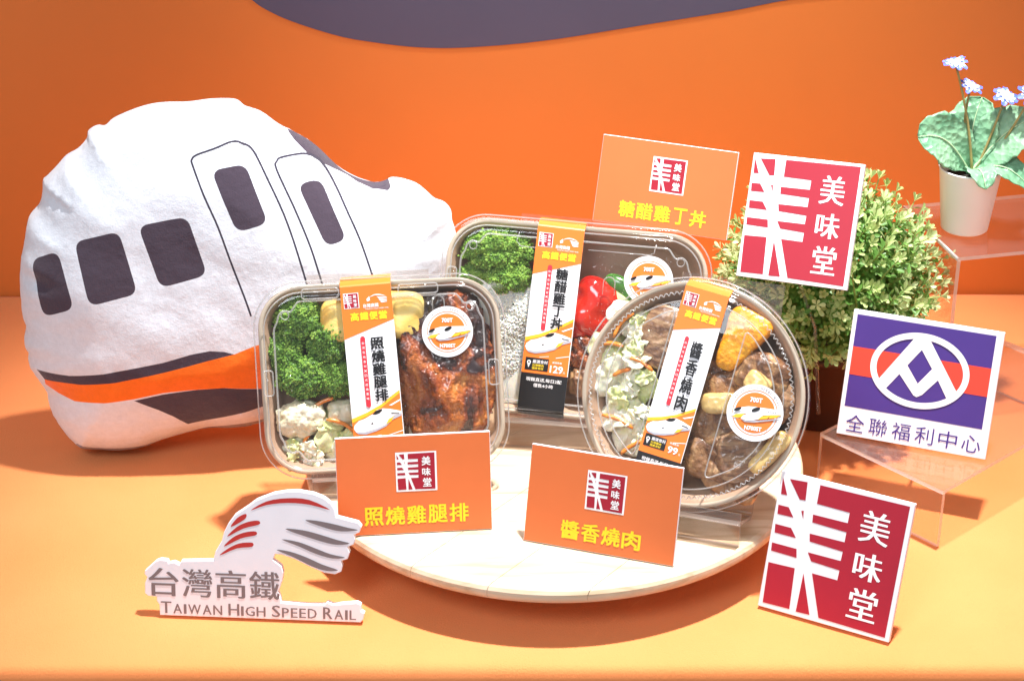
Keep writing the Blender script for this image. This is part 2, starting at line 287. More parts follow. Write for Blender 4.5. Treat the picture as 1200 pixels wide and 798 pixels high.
DATA = {
  'G': [[-0.0804,0.0004],[-0.0805,0.0091],[-0.0826,0.0126],[-0.0825,0.0158],[-0.0894,0.0163],[-0.0919,0.0185],[-0.0916,0.0267],[-0.0897,0.0321],[-0.0917,0.0347],[-0.0913,0.0374],[-0.0825,0.0458],[-0.079,0.0472],[-0.0731,0.0467],[-0.0723,0.0444],[-0.068,0.0455],[-0.0638,0.0435],[-0.062,0.0466],[-0.0365,0.0481],[-0.0346,0.0557],[-0.0294,0.0647],[-0.0275,0.0719],[-0.024,0.0791],[-0.0188,0.0863],[-0.0085,0.0937],[-0.0017,0.0992],[0.0118,0.105],[0.0219,0.1071],[0.0319,0.1078],[0.0436,0.1061],[0.0519,0.1029],[0.0577,0.0979],[0.0602,0.0936],[0.061,0.0878],[0.0718,0.0853],[0.0785,0.0837],[0.081,0.0803],[0.0793,0.0755],[0.0751,0.0736],[0.0761,0.0696],[0.0747,0.0655],[0.07,0.0632],[0.0717,0.0588],[0.07,0.0534],[0.0649,0.0515],[0.0657,0.047],[0.0648,0.0426],[0.0598,0.0402],[0.0513,0.0411],[0.0396,0.046],[0.0278,0.0518],[0.0178,0.055],[0.0127,0.0553],[0.0109,0.0503],[0.0176,0.0452],[0.0189,0.0399],[0.0178,0.0327],[0.0147,0.0236],[0.0164,0.0183],[0.0168,0.0147],[0.0392,0.0138],[0.0511,0.0143],[0.0536,0.0166],[0.0579,0.0146],[0.0773,0.0171],[0.0802,0.0155],[0.0802,0.0101],[0.0829,0.0084],[0.082,0.0033],[0.0798,0.0005]],
  'Gred': [[[-0.0061,0.0907],[0.0067,0.0987],[0.0235,0.1019],[0.0402,0.1011],[0.0565,0.0935],[0.0402,0.0972],[0.0234,0.098],[0.0066,0.0957]],[[-0.022,0.0765],[-0.0171,0.0838],[-0.0112,0.0875],[-0.0092,0.087],[-0.0112,0.0831]],[[-0.025,0.0684],[-0.0173,0.0767],[-0.0088,0.0811],[-0.0012,0.0826],[0.0013,0.0814],[-0.0004,0.0791],[-0.0122,0.0756]],[[-0.0278,0.06],[-0.0208,0.0677],[-0.0123,0.0721],[-0.0038,0.0737],[-0.0013,0.0725],[-0.0031,0.0702],[-0.0141,0.0674]],[[-0.0313,0.0526],[-0.0244,0.0587],[-0.0159,0.0631],[-0.0074,0.0643],[-0.0044,0.0636],[-0.0058,0.0607],[-0.0176,0.059]]],
  'Ggrey': [[[0.037,0.084],[0.045,0.0843],[0.0584,0.0821],[0.0701,0.0794],[0.0782,0.0776],[0.0651,0.0762],[0.0534,0.0784]],[[0.0211,0.0763],[0.0349,0.076],[0.0483,0.0729],[0.0617,0.069],[0.0717,0.0664],[0.0616,0.065],[0.0482,0.0676]],[[0.018,0.0678],[0.0314,0.0661],[0.0448,0.0613],[0.0565,0.057],[0.068,0.0546],[0.0582,0.0535],[0.0448,0.0569],[0.0314,0.0626]],[[0.0139,0.0589],[0.0246,0.0579],[0.038,0.0534],[0.0497,0.0482],[0.0623,0.0439],[0.053,0.043],[0.0413,0.0465],[0.0279,0.0531]]],
  'emb': [[[0.005,0.973],[0.062,0.847],[0.013,0.844]],[[0.061,0.969],[0.198,0.978],[0.207,0.843],[0.162,0.839]],[[0.008,0.763],[0.089,0.764],[0.139,0.698],[0.013,0.695]],[[0.189,0.762],[0.208,0.766],[0.215,0.705]],[[0.011,0.619],[0.136,0.619],[0.186,0.555],[0.017,0.555]],[[0.011,0.478],[0.206,0.478],[0.218,0.413],[0.015,0.417]],[[0.011,0.328],[0.219,0.335],[0.234,0.028],[0.022,0.023]],[[0.291,0.316],[0.393,0.027],[0.285,0.023]],[[0.296,0.98],[0.979,0.989],[0.978,0.016],[0.464,0.024],[0.355,0.333],[0.552,0.332],[0.554,0.407],[0.332,0.417],[0.295,0.476],[0.55,0.477],[0.553,0.547],[0.294,0.557],[0.283,0.614],[0.553,0.618],[0.553,0.692],[0.287,0.699],[0.282,0.757],[0.55,0.76],[0.551,0.837],[0.296,0.841]]],
  'embtext': [[[0.637,0.742],[0.878,0.803],[0.742,0.907],[0.792,0.642]],[[0.642,0.455],[0.874,0.515],[0.732,0.599],[0.775,0.368]],[[0.655,0.178],[0.887,0.24],[0.747,0.333],[0.795,0.075]]],
  'Fpurple': [[-0.0608,0.1059],[0.0572,0.106],[0.0571,0.0252],[-0.0598,0.025]],
  'Fred': [[-0.0595,0.0778],[0.057,0.0778],[0.0568,0.053],[-0.0596,0.0535]],
  'Fring': [[-0.0432,0.0613],[-0.0067,0.0983],[0.0407,0.0672],[0.0047,0.0334],[-0.0368,0.0634],[-0.006,0.0934],[0.0356,0.0667],[0.0039,0.0385]],
  'FL': [[-0.0071,0.0945],[-0.0349,0.0528],[-0.0278,0.0457],[-0.0176,0.0606],[-0.0121,0.069],[-0.0019,0.0842],[0.0021,0.0941],[0.0325,0.0525],[0.025,0.0456],[0.0152,0.0606],[0.009,0.0693],[-0.0033,0.0443],[-0.0005,0.0433],[0.0037,0.0459],[-0.0012,0.0548]],
  'Ftext': [[-0.0588,0.0017],[-0.0585,0.0161],[0.0569,0.005],[0.056,0.0169]],
  'T': [[-0.1341,-0.0193],[-0.1513,-0.0175],[-0.1595,-0.0097],[-0.1655,-0.0022],[-0.1758,0.0167],[-0.179,0.0302],[-0.1802,0.0395],[-0.1835,0.0466],[-0.1896,0.0572],[-0.1946,0.0673],[-0.1938,0.0766],[-0.1967,0.0879],[-0.1938,0.1017],[-0.1962,0.1173],[-0.1955,0.1395],[-0.1947,0.1528],[-0.1929,0.1647],[-0.189,0.179],[-0.1829,0.2026],[-0.1724,0.2153],[-0.1689,0.226],[-0.1675,0.2367],[-0.1631,0.2409],[-0.1542,0.2494],[-0.1451,0.2588],[-0.1342,0.2649],[-0.1263,0.2732],[-0.1239,0.2807],[-0.1161,0.2851],[-0.1089,0.285],[-0.1015,0.291],[-0.0885,0.2968],[-0.0714,0.3023],[-0.0548,0.3045],[-0.0345,0.3045],[-0.0134,0.3067],[0.0069,0.3059],[0.0156,0.2996],[0.0289,0.2946],[0.0445,0.2827],[0.0576,0.2755],[0.0712,0.2671],[0.0811,0.2584],[0.091,0.2477],[0.101,0.2386],[0.1147,0.2312],[0.1284,0.2276],[0.1369,0.2289],[0.1439,0.2318],[0.1544,0.2303],[0.1664,0.2255],[0.175,0.2182],[0.1818,0.2117],[0.1904,0.208],[0.1964,0.2006],[0.1975,0.1909],[0.2004,0.1798],[0.2019,0.1586],[0.1966,0.1262],[0.1841,0.0895],[0.1634,0.0526],[0.1308,0.0199],[0.0904,0.0042],[0.0424,-0.0011],[0.0106,-0.0018],[-0.0086,-0.0016],[-0.0305,-0.0009],[-0.0525,-0.0049],[-0.0747,-0.011],[-0.0925,-0.0177],[-0.1145,-0.0206]],
  'Twin': [[[-0.1769,0.1728],[-0.1507,0.1838],[-0.1389,0.1333],[-0.1691,0.1222]],[[-0.1351,0.1927],[-0.095,0.2033],[-0.082,0.1467],[-0.1244,0.1368]],[[-0.078,0.207],[-0.0347,0.2149],[-0.0202,0.1624],[-0.0618,0.1513]],[[-0.0125,0.2535],[0.0166,0.2577],[0.035,0.207],[0.0077,0.2]],[[0.061,0.2373],[0.0809,0.2391],[0.1026,0.1878],[0.0847,0.1832]]],
  'Tline': [[[0.0162,0.1234],[0.0122,0.1378],[0.0033,0.1659],[-0.0081,0.204],[-0.0185,0.2304],[-0.0284,0.2573],[-0.0292,0.2626],[-0.0246,0.2665],[-0.0096,0.2712],[0.0059,0.2761],[0.0155,0.2731],[0.024,0.2661],[0.0362,0.2421],[0.0483,0.2142],[0.0582,0.1837],[0.0653,0.1561],[0.0678,0.1442]],[[0.0815,0.1438],[0.0778,0.1593],[0.071,0.1834],[0.0575,0.2186],[0.0433,0.251],[0.0436,0.2571],[0.0481,0.2601],[0.0659,0.2604],[0.0772,0.2558],[0.0854,0.2463],[0.0945,0.2307],[0.1029,0.2136],[0.114,0.188],[0.1229,0.1612],[0.127,0.1465]]],
  'Tshield': [[0.0452,0.2858],[0.0581,0.2717],[0.0712,0.2587],[0.0844,0.2491],[0.0992,0.2391],[0.1131,0.2306],[0.1267,0.225],[0.1404,0.2244],[0.143,0.2275],[0.1393,0.2323]],
  'Tblack': [[-0.1819,0.0688],[-0.1495,0.0683],[-0.1177,0.0722],[-0.0645,0.0824],[-0.0388,0.0897],[-0.0219,0.0925],[-0.0093,0.0913],[-0.0003,0.0886],[-0.0224,0.0836],[-0.0651,0.0727],[-0.1077,0.0636],[-0.1396,0.0603],[-0.175,0.0599]],
  'Torange': [[-0.175,0.0599],[-0.1396,0.0603],[-0.1077,0.0636],[-0.0651,0.0727],[-0.0224,0.0836],[-0.0003,0.0886],[0.0182,0.0955],[0.0488,0.1035],[0.0951,0.1085],[0.1414,0.1185],[0.2033,0.1376],[0.2024,0.0893],[0.1557,0.0744],[0.1088,0.0594],[0.0544,0.0465],[0.0196,0.0512],[-0.0109,0.0555],[-0.0345,0.0548],[-0.0664,0.0524],[-0.092,0.0468],[-0.1198,0.0431],[-0.1474,0.0425],[-0.1638,0.0474],[-0.1755,0.054]],
  'Tblock': [[-0.0927,0.045],[-0.067,0.0507],[-0.0351,0.0547],[-0.0114,0.0555],[0.0192,0.0510],[0.0541,0.0466],[0.0773,0.0488],[0.0769,0.0381],[0.0148,0.0288],[-0.0264,0.0189],[-0.0484,0.0141],[-0.0601,0.0254],[-0.0723,0.0338]],
  'swoosh': [[-0.2593,1.885,0.3221],[-0.2455,1.885,0.3116],[-0.2208,1.885,0.2994],[-0.1789,1.885,0.2852],[-0.1451,1.885,0.2781],[-0.094,1.885,0.2719],[-0.0427,1.885,0.2719],[0.0341,1.885,0.279],[0.136,1.885,0.2958],[0.2202,1.885,0.3099],[0.2829,1.885,0.3221]],
}
D = DATA
# ------------------------------------------------------------ setting
def grid_mesh(name, xs, prof, mat, fn=None):
    V = []; F = []; n = len(prof)
    for x in xs:
        for (y, z) in prof: V.append((x, y, z + (fn(x, y) if fn and z > -.001 else 0)))
    for i in range(len(xs)-1):
        for k in range(n-1): F.append((i*n+k, i*n+k+1, (i+1)*n+k+1, (i+1)*n+k))
    return mesh_obj(name, V, F, mat, None, True)
prof = [(1.8842, -.03), (1.8842, 0)] + [(y, 0) for y in np.linspace(1.88, 1.236, 70)] + [(1.2308, -.0006), (1.2262, -.003), (1.2238, -.007), (1.223, -.014), (1.223, -.05), (1.224, -.25), (1.223, -.6)]
def wr(x, y):
    a = -.0009 + .0009*noise.noise(Vector((x*6, y*14, 2.)))
    fx = max(0, min(1, (-.30-x)/.2)); a -= .004*fx*(.5+.5*noise.noise(Vector((x*3+4, y*26, 5.))))
    return min(0, a)
tag(grid_mesh('tablecloth', list(np.linspace(-1.1, 1.1, 150)), prof, M['cloth'], wr), 'orange woven cloth covering the display table under everything', 'tablecloth')
wall = mesh_obj('backdrop_wall', [(-1.6, 1.889, -.7), (1.6, 1.889, -.7), (1.6, 1.889, 1.5), (-1.6, 1.889, 1.5), (-1.6, 1.93, -.7), (1.6, 1.93, -.7), (1.6, 1.93, 1.5), (-1.6, 1.93, 1.5)],
    [(0, 1, 2, 3), (5, 4, 7, 6), (4, 0, 3, 7), (1, 5, 6, 2), (3, 2, 6, 7), (4, 5, 1, 0)], M['wall']); tag(wall, kind='structure')
sw = [(p_[0], p_[2]) for p_ in D['swoosh']]
top = [(-.36, .43), (-.33, .39), (-.29, .35)]
P = catmull(top + sw + [(.40, .335), (.55, .37)], 6, False) + [(.55, .46), (.2, .5), (-.36, .5)]
o = sheet('printed_swoosh', [P], M['swoosh'], wall, 1.8882)

# ------------------------------------------------------------ turntable board
DC = Vector((.0364, 1.4687)); DR = .2137; DZ = .048
tt = empty('wooden_turntable', T(DC.x, DC.y, 0), 'round pale wooden board raised on a foot under the lunch boxes', 'round board')
profd = [(0, .0350), (DR-.006, .0350), (DR-.002, .0362), (DR-.0003, .039), (DR, .0415), (DR-.0003, .0442), (DR-.002, .047), (DR-.006, .048), (0, .048)]
def lathe_bm(prof, n):
    bm = bmesh.new(); rings = []
    for r_, z in prof:
        if r_ == 0: rings.append([bm.verts.new((0, 0, z))])
        else: rings.append([bm.verts.new((r_*math.cos(2*math.pi*k/n), r_*math.sin(2*math.pi*k/n), z)) for k in range(n)])
    for a, b_ in zip(rings, rings[1:]):
        for k in range(n):
            if len(a) == 1 and len(b_) == 1: continue
            if len(a) == 1: bm.faces.new((a[0], b_[(k+1) % n], b_[k]))
            elif len(b_) == 1: bm.faces.new((a[k], a[(k+1) % n], b_[0]))
            else: bm.faces.new((a[k], a[(k+1) % n], b_[(k+1) % n], b_[k]))
    bmesh.ops.recalc_face_normals(bm, faces=bm.faces); return bm
def lathe(name, prof, n, mat, parent=None, smooth=True, m4=None):
    bm = lathe_bm(prof, n); me = bpy.data.meshes.new(name); bm.to_mesh(me); bm.free(); me.materials.append(mat)
    if smooth: me.polygons.foreach_set('use_smooth', [True]*len(me.polygons))
    o = bpy.data.objects.new(name, me); COL.objects.link(o)
    if parent: o.parent = parent
    if m4 is not None: o.matrix_local = m4
    return o
ang = R(52); nrm = Vector((-math.sin(ang), math.cos(ang), 0)); cuts = [-.30, -.148, -.083, -.019, .047, .112, .168, .30]
for k in range(len(cuts)-1):
    bm = lathe_bm(profd, 220); g = .00022
    for off, sgn in ((cuts[k]+g, -1), (cuts[k+1]-g, 1)):
        r_ = bmesh.ops.bisect_plane(bm, geom=bm.verts[:]+bm.edges[:]+bm.faces[:], plane_co=nrm*off, plane_no=nrm*sgn, clear_outer=True)
        ed = [e for e in bm.edges if e.is_boundary]
        if ed: bmesh.ops.holes_fill(bm, edges=ed)
    me = bpy.data.meshes.new('plank'); bm.to_mesh(me); bm.free(); me.materials.append(M['wood'])
    if len(me.vertices) > 3:
        o = bpy.data.objects.new('plank', me); COL.objects.link(o); o.parent = tt
lathe('foot', [(0, .0005), (.118, .0005), (.12, .003), (.12, .0335), (.118, .0348), (0, .0348)], 64, M['wood'], tt)

# ------------------------------------------------------------ printed boards
def emblem(parent, cx, cz, s, y, ground=True, sub=''):
    if ground: sheet('emblem_ground', [[(cx-s*.5, cz-s*.5), (cx+s*.5, cz-s*.5), (cx+s*.5, cz+s*.5), (cx-s*.5, cz+s*.5)]], M['white'], parent, y)
    q = .95 if ground else .97
    f = lambda p_: (cx+(p_[0]-.5)*s*q, cz+(p_[1]-.5)*s*q)
    sheet('emblem', [[f(p_) for p_ in P] for P in D['emb']], M['red'], parent, y-.00015)
    it = []
    for ch, Q in zip('美味堂', D['embtext']):
        x0, x1 = Q[0][0], Q[1][0]; z0, z1 = Q[3][1], Q[2][1]; c = f(((x0+x1)/2, (z0+z1)/2)); it.append((ch, c[0], c[1], (x1-x0)*s*.86, (z1-z0)*s*.84, .03))
    write('emblem_lettering', it, M['white'], parent, y-.0003)
def strut(parent, h, t, tilt, w=.02):
    # folded foam prop glued behind a leaning board: reaches down to the surface it stands on
    zt = h*.55; yb = t; L = zt/math.cos(tilt)
    drop = zt; dy = drop*math.tan(tilt)+.018
    V = []; 
    for x in (-.0015, .0015):
        V += [(x, t, zt), (x, t, .004), (x, t+dy*math.cos(tilt)**2+.006, .0035 + dy*math.sin(tilt)*math.cos(tilt) + .0012)]
    mesh_obj('back_strut', V, [(0, 1, 2), (5, 4, 3), (0, 3, 4, 1), (1, 4, 5, 2), (2, 5, 3, 0)], M['foam'], parent)
def rect(w, h, z0=0, m_=0): return [(-w/2+m_, z0+m_), (w/2-m_, z0+m_), (w/2-m_, z0+h-m_), (-w/2+m_, z0+h-m_)]
def dish_card(name, m4, w, h, words, ys, label, mat):
    t = empty(name, m4, label, 'sign card', 'orange dish name cards')
    plate('board', rect(w, h), .003, M['foam'], t); sheet('printed_face', [rect(w, h, 0, .0004)], mat, t, -.0002)
    emblem(t, .002, h*.63, h*.40, -.0004)
    n = len(words); cw = h*.185; x0 = -(n-1)*cw*1.13/2
    write('lettering', [(c, .001+x0+i*cw*1.13, h*.19, cw*(.98 if c != '丁' else .8), cw*.98, .030) for i, c in enumerate(words)], M['yellow'], t, -.0004)
    return t
tA = dish_card('dish_card', pose((-.0772, 1.3374, DZ+.0008), .0973, .2366), .1234, .0818, '照燒雞腿排', 0, 'orange card naming the chicken thigh dish, before the broccoli and chicken box', M['card_orange']); strut(tA, .0818, .003, .2366)
tB = dish_card('dish_card', pose((.0676, 1.3074, DZ+.001), -.3167, .2788), .1231, .0797, '醬香燒肉', 0, 'orange card naming the roast meat dish, on the board before the round box', M['card_orange']); strut(tB, .0797, .003, .2788)
tC = dish_card('dish_card', pose((.1343, 1.60, .24), -.314, .3502, -.0203) @ T(0, 0, -.0386), .1221, .0771, '糖醋雞丁丼', 0, 'pale orange card held high above the rear lunch box, naming the sweet and sour chicken', M['card_orange'])
tube('clear_rod', [(0, .0035, .03), (0, .006, .0), (-.004, .045, -.055), (-.006, .085, -.145)], .0018, M['acrylic'], tC, 8)
def brand_plaque(m4, w, h, label):
    t = empty('brand_plaque', m4, label, 'sign plaque', 'square red brand plaques')
    plate('board', rect(w, h), .005, M['foam'], t)
    e = empty('e', Matrix()); bpy.data.objects.remove(e)
    f = lambda p_: (-w/2+w*.012+p_[0]*w*.976, h*.012+p_[1]*h*.976)
    sheet('emblem', [[f(p_) for p_ in P] for P in D['emb']], M['red'], t, -.0002)
    it = []
    for ch, Q in zip('美味堂', D['embtext']):
        x0, x1 = Q[0][0], Q[1][0]; z0, z1 = Q[3][1], Q[2][1]; c = f(((x0+x1)/2, (z0+z1)/2)); it.append((ch, c[0], c[1], (x1-x0)*w*.88, (z1-z0)*h*.86, .028))
    write('lettering', it, M['white'], t, -.0004); return t
tE = brand_plaque(pose((.2444, 1.2785, .0018), -.485, .3253), .1086, .1118, 'square red and white brand plaque standing on the cloth right of the wooden board'); strut(tE, .1118, .005, .3253)
tD = brand_plaque(pose((.244, 1.53, .2379), -.4358, .4577, .0505) @ T(0, 0, -.0532), .0969, .1064, 'square red and white brand plaque propped high against the green bushy plant')
tube('clear_rod', [(.0, .0052, .05), (.0, .012, .01), (.012, .06, -.035), (.02, .085, -.11)], .0018, M['acrylic'], tD, 8)
# supermarket sign
t = empty('store_plaque', pose((.3414, 1.4612, .0575), -.3641, .3227), 'white plaque with violet field, red band and white ring emblem on the low riser', 'sign plaque')
plate('board', rect(.1279, .1095), .005, M['foam'], t); strut(t, .1095, .005, .3227)
q = D['Fpurple']; sheet('violet_field', [[(-.0603, .0252), (.0575, .0252), (.0575, .1058), (-.0603, .1058)]], M['purple'], t, -.0002)
sheet('red_band', [[(-.0603, .0533), (.0575, .0533), (.0575, .0778), (-.0603, .0778)]], M['red2'], t, -.0004)
FL = D['FL']; cx, cz, rx, rz = -.0013, .0659, .0420, .0325
sheet('violet_inset', [[FL[5], FL[4], FL[14], FL[10]], [FL[3], FL[2], (-.012, .0365), (.008, .0352), FL[8], FL[9], FL[13], FL[12], FL[11]]], M['purple'], t, -.0006)
V = []; F = []; n = 120
for k in range(n):
    a = 2*math.pi*k/n
    for s_ in (0, .0053): V.append((cx+(rx-s_)*math.cos(a), -.0008, cz+(rz-s_)*math.sin(a)))
for k in range(n): j = (k+1) % n; F.append((2*k+1, 2*k, 2*j, 2*j+1))
mesh_obj('ring', V, F, M['white'], t)
apex = (-.0030, .0975)
sheet('emblem_strokes', [[(-.0078, .0955), FL[1], FL[2], FL[3], FL[4], FL[5], (-.0025, .0955)], [(-.0025, .0955), FL[5], FL[10], FL[9], FL[8], FL[7], (.0025, .0955)], [FL[4], FL[3], FL[11], FL[12], FL[13], FL[9], FL[10], FL[14]]], M['white'], t, -.001)
write('lettering', [(c, -.0490+i*.0199, .0113, .0158, .0148, -.002) for i, c in enumerate('全聯福利中心')], M['purple'], t, -.0004)
# railway logo plaque
t = empty('railway_plaque', pose((-.19915, 1.28525, .0012), -.065, .22), 'white cut-out railway logo board with a red and grey wing, standing at the front left', 'logo plaque')
plate('board', [(a, max(0, b_)) for a, b_ in D['G']], .006, M['foam'], t, .0005); strut(t, .10, .006, .22)
sheet('red_feathers', [catmull(P, 3) for P in D['Gred']], M['logored'], t, -.0002); sheet('grey_feathers', [catmull(P, 3) for P in D['Ggrey']], M['grey'], t, -.0002)
write('chinese_lettering', [(c, -.0765+i*.0268, .0287, .0235, .0235, .02) for i, c in enumerate('台灣高鐵')], M['grey'], t, -.0002)
it = []; x = -.0790; caps = .0098; small = .0078
widths = {'T': .0072, 'A': .0074, 'I': .0018, 'W': .0108, 'N': .0074, 'H': .0074, 'G': .0078, 'S': .0056, 'P': .0058, 'E': .0054, 'D': .0074, 'R': .0064, 'L': .0052}
words = ['TAIWAN', 'HIGH', 'SPEED', 'RAIL']; tot = sum(sum(widths[c]*(1 if i == 0 else .82) + .0018 for i, c in enumerate(w_)) for w_ in words) + 3*.0034
k_ = .157/tot
for w_ in words:
    for i, c in enumerate(w_):
        s_ = 1 if i == 0 else .82; ww = widths[c]*s_*k_; it.append((c, x+ww/2, .0026+caps*s_/2, ww*1.04, caps*s_, .02)); x += ww+.0018*k_
    x += .0034*k_
write('latin_lettering', it, M['grey'], t, -.0002)

# ------------------------------------------------------------ clear risers
def acrylic_box(name, lo, hi, parent):
    V = [(x, y, z) for z in (lo[2], hi[2]) for y in (lo[1], hi[1]) for x in (lo[0], hi[0])]
    F = [(0, 2, 3, 1), (4, 5, 7, 6), (0, 1, 5, 4), (2, 6, 7, 3), (0, 4, 6, 2), (1, 3, 7, 5)]
    d = [hi[k]-lo[k] for k in range(3)]; thin = d.index(min(d)); ax = [2, 2, 1, 1, 0, 0]
    return mesh_obj(name, V, F, None, parent, False, [M['acrylic'], M['acrylic_edge']], [0 if a == thin else 1 for a in ax])
yl = math.atan2(1.3938-1.489, .3581-.2687)
t = empty('acrylic_riser', Matrix.Translation((.2687, 1.489, 0)) @ Matrix.Rotation(-.835, 4, 'Z'), 'low clear acrylic riser carrying the violet and white plaque at right', 'display riser')
acrylic_box('top_panel', (0, 0, .0515), (.131, .268, .055), t); acrylic_box('front_leg', (0, -.0001+.0, 0.0003), (.131, .0035, .0513), t); acrylic_box('rear_leg', (0, .2645, .0003), (.131, .268, .0513), t)
t = empty('acrylic_riser', Matrix.Translation((.3996, 1.604, 0)) @ Matrix.Rotation(R(13), 4, 'Z'), 'tall clear acrylic riser carrying the potted blue flowers at far right', 'display riser')
acrylic_box('top_panel', (0, 0, .1665), (.24, .122, .170), t); acrylic_box('left_leg', (0, 0, .0003), (.0035, .122, .1663), t); acrylic_box('right_leg', (.2365, 0, .0003), (.24, .122, .1663), t)
tube('bent_edge', [(.0006, .0, .1688), (.0006, .122, .1688)], .0014, M['acrylic_edge'], t, 6)

# ------------------------------------------------------------ lunch boxes
TRA = [(.02, 2.80), (.04, 2.73), (.13, 2.65), (.24, 2.62), (.41, 2.54), (.50, 2.465), (.62, 2.44), (.78, 2.465), (.98, 2.52), (.98, 2.57), (.84, 2.59), (.77, 2.64), (.66, 2.76), (.46, 2.83), (.23, 2.88), (.06, 2.87)]
TRG = [(.06, 2.87), (.23, 2.88), (.46, 2.83), (.66, 2.76), (.77, 2.64), (.84, 2.59), (.98, 2.57), (.98, 2.61), (.80, 2.68), (.66, 2.80), (.46, 2.88), (.25, 2.93), (.10, 2.91)]
TRO = [(.66, 2.76), (.72, 2.66), (.80, 2.63), (.84, 2.59), (.77, 2.71)]
def sleeve(box_, cx, cz, ang, Wd, L, prm, title, price, y=-.0084, ztop=.006, zbot=.007):
    m4 = T(cx, 0, cz) @ Matrix.Rotation(ang, 4, 'Y')
    prof = [(ztop+.001, .012), (ztop, .001), (.0012, -.0074), (0, y)] + [(-L*k/10, y) for k in range(1, 11)] + [(-L-.0015, y+.0012), (-L-zbot, .001), (-L-zbot-.001, .012)]
    V = []; F = []
    for z, yy in prof: V += [(-Wd/2, yy, z), (Wd/2, yy, z)]
    for i in range(len(prof)-1): F.append((2*i, 2*i+1, 2*i+3, 2*i+2))
    black0 = prm['bk']*Wd
    mi = []
    for i in range(len(prof)-1): mi.append(1 if i < 3 else (2 if i >= 13 and black0 < L else 0))
    s = mesh_obj('paper_sleeve', V, F, None, box_, False, [M['paper'], M['sleeve_orange'], M['ink']], mi); s.matrix_local = m4
    so = s.modifiers.new('thickness', 'SOLIDIFY'); so.thickness = .0003; so.offset = 1; so.material_offset = 0
    X = lambda u: (u-.5)*Wd; Z = lambda v: -v*Wd
    e = -.0002; Lw = L/Wd; l = .012
    sheet('orange_header', [[(X(0), Z(.0)), (X(1), Z(.0)), (X(1), Z(.70)), (X(0), Z(1.03))]], M['sleeve_orange'], s, y+e)
    tr = prm['tr']-2.66; g = lambda P: [(X(min(.985, u_)), Z(v_+tr)) for u_, v_ in P]
    end = min(prm['bk'], Lw)
    sheet('yellow_swoosh', [g([(0, 2.60), (.3, 2.50), (.6, 2.36), (1.1, 2.10), (1.1, 2.16), (.6, 2.42), (.3, 2.57), (0, 2.68)])], M['sleeve_amber'], s, y+e)
    sheet('orange_swoosh', [g([(0, 2.68), (.3, 2.57), (.6, 2.42), (1.1, 2.16)]) + [(X(.985), Z(end)), (X(0), Z(end))]], M['sleeve_orange'], s, y+e)
    for sl in ([(.60, 2.30), (1.1, 2.08), (1.1, 2.095), (.62, 2.31)], [(.75, 2.39), (1.1, 2.28), (1.1, 2.31), (.8, 2.40)], [(.7, 2.97), (.98, 2.90), (.98, 2.915), (.7, 2.985)], [(.35, 2.99), (.55, 2.955), (.55, 2.965), (.35, 3.0)]):
        sheet('speed_line', [g(sl)], M['white'], s, y+2*e)
    sheet('train_picture', [g(TRA)], M['white'], s, y+3*e); sheet('train_underside', [g(TRG)], M['lgrey'], s, y+3*e)
    sheet('train_stripe', [g(TRO)], M['sleeve_amber'], s, y+4*e)
    sheet('train_windscreen', [g([(.41, 2.545), (.47, 2.48), (.56, 2.455), (.62, 2.45), (.60, 2.49), (.55, 2.53), (.48, 2.55)]), g([(.78, 2.54), (.94, 2.555), (.94, 2.57), (.78, 2.56)]), g([(.36, 2.73), (.40, 2.70), (.42, 2.73), (.39, 2.735)])], M['ink'], s, y+4*e)
    emblem(s, X(.20), Z(.28), Wd*.30, y+2*e)
    w2 = [( '台灣高鐵', X(.575), Z(.40), Wd*.30, Wd*.075, .03), ('TAIWAN HIGH SPEED RAIL', X(.69), Z(.465), Wd*.46, Wd*.022, .01)]
    if L > .1: w2.append(('鮮食餐盒', X(.31), .0025, None, .0016, .02))
    write('white_lettering', w2[:2], M['white'], s, y+2*e)
    f = lambda a, b_: (X(a), Z(b_))
    sheet('wing_mark', [catmull([f(.56, .24), f(.66, .19), (X(.78), Z(.195)), (X(.88), Z(.24)), (X(.78), Z(.215)), (X(.66), Z(.21))], 3), [f(.50, .27), f(.56, .22), f(.57, .30), f(.51, .32)]] + [[f(.70+.02*i, .235+.033*i), f(.90, .255+.028*i), f(.90, .267+.028*i), f(.74+.02*i, .262+.033*i)] for i in range(4)], M['white'], s, y+2*e)
    write('yellow_lettering', [(c, X(.24+i*.185), Z(.60), Wd*.155, Wd*.155, .05) for i, c in enumerate('高鐵便當')], M['yellow'], s, y+2*e)
    p0, p1 = prm['pill']; t0, t1 = prm['title']
    PP = [(X(.355)+a, Z((p0+p1)/2)+b_) for a, b_ in rrect(Wd*.095, (p1-p0)*Wd, Wd*.047, 6)]
    sheet('red_pill', [PP], M['pill'], s, y+3*e)
    ss = '台灣在地食材×日式經典風味'; n_ = len(ss)
    write('pill_lettering', [(c, X(.355), Z(p0+.09+(p1-p0-.22)*(i+.5)/n_), Wd*.052, Wd*.052, 0) for i, c in enumerate(ss)], M['white'], s, y+4*e)
    n_ = len(title); pitch = (t1-t0)/n_
    write('title_lettering', [(c, X(.63), Z(t0+pitch*(i+.5)), Wd*.25, Wd*pitch*.88, .034) for i, c in enumerate(title)], M['ink'], s, y+4*e)
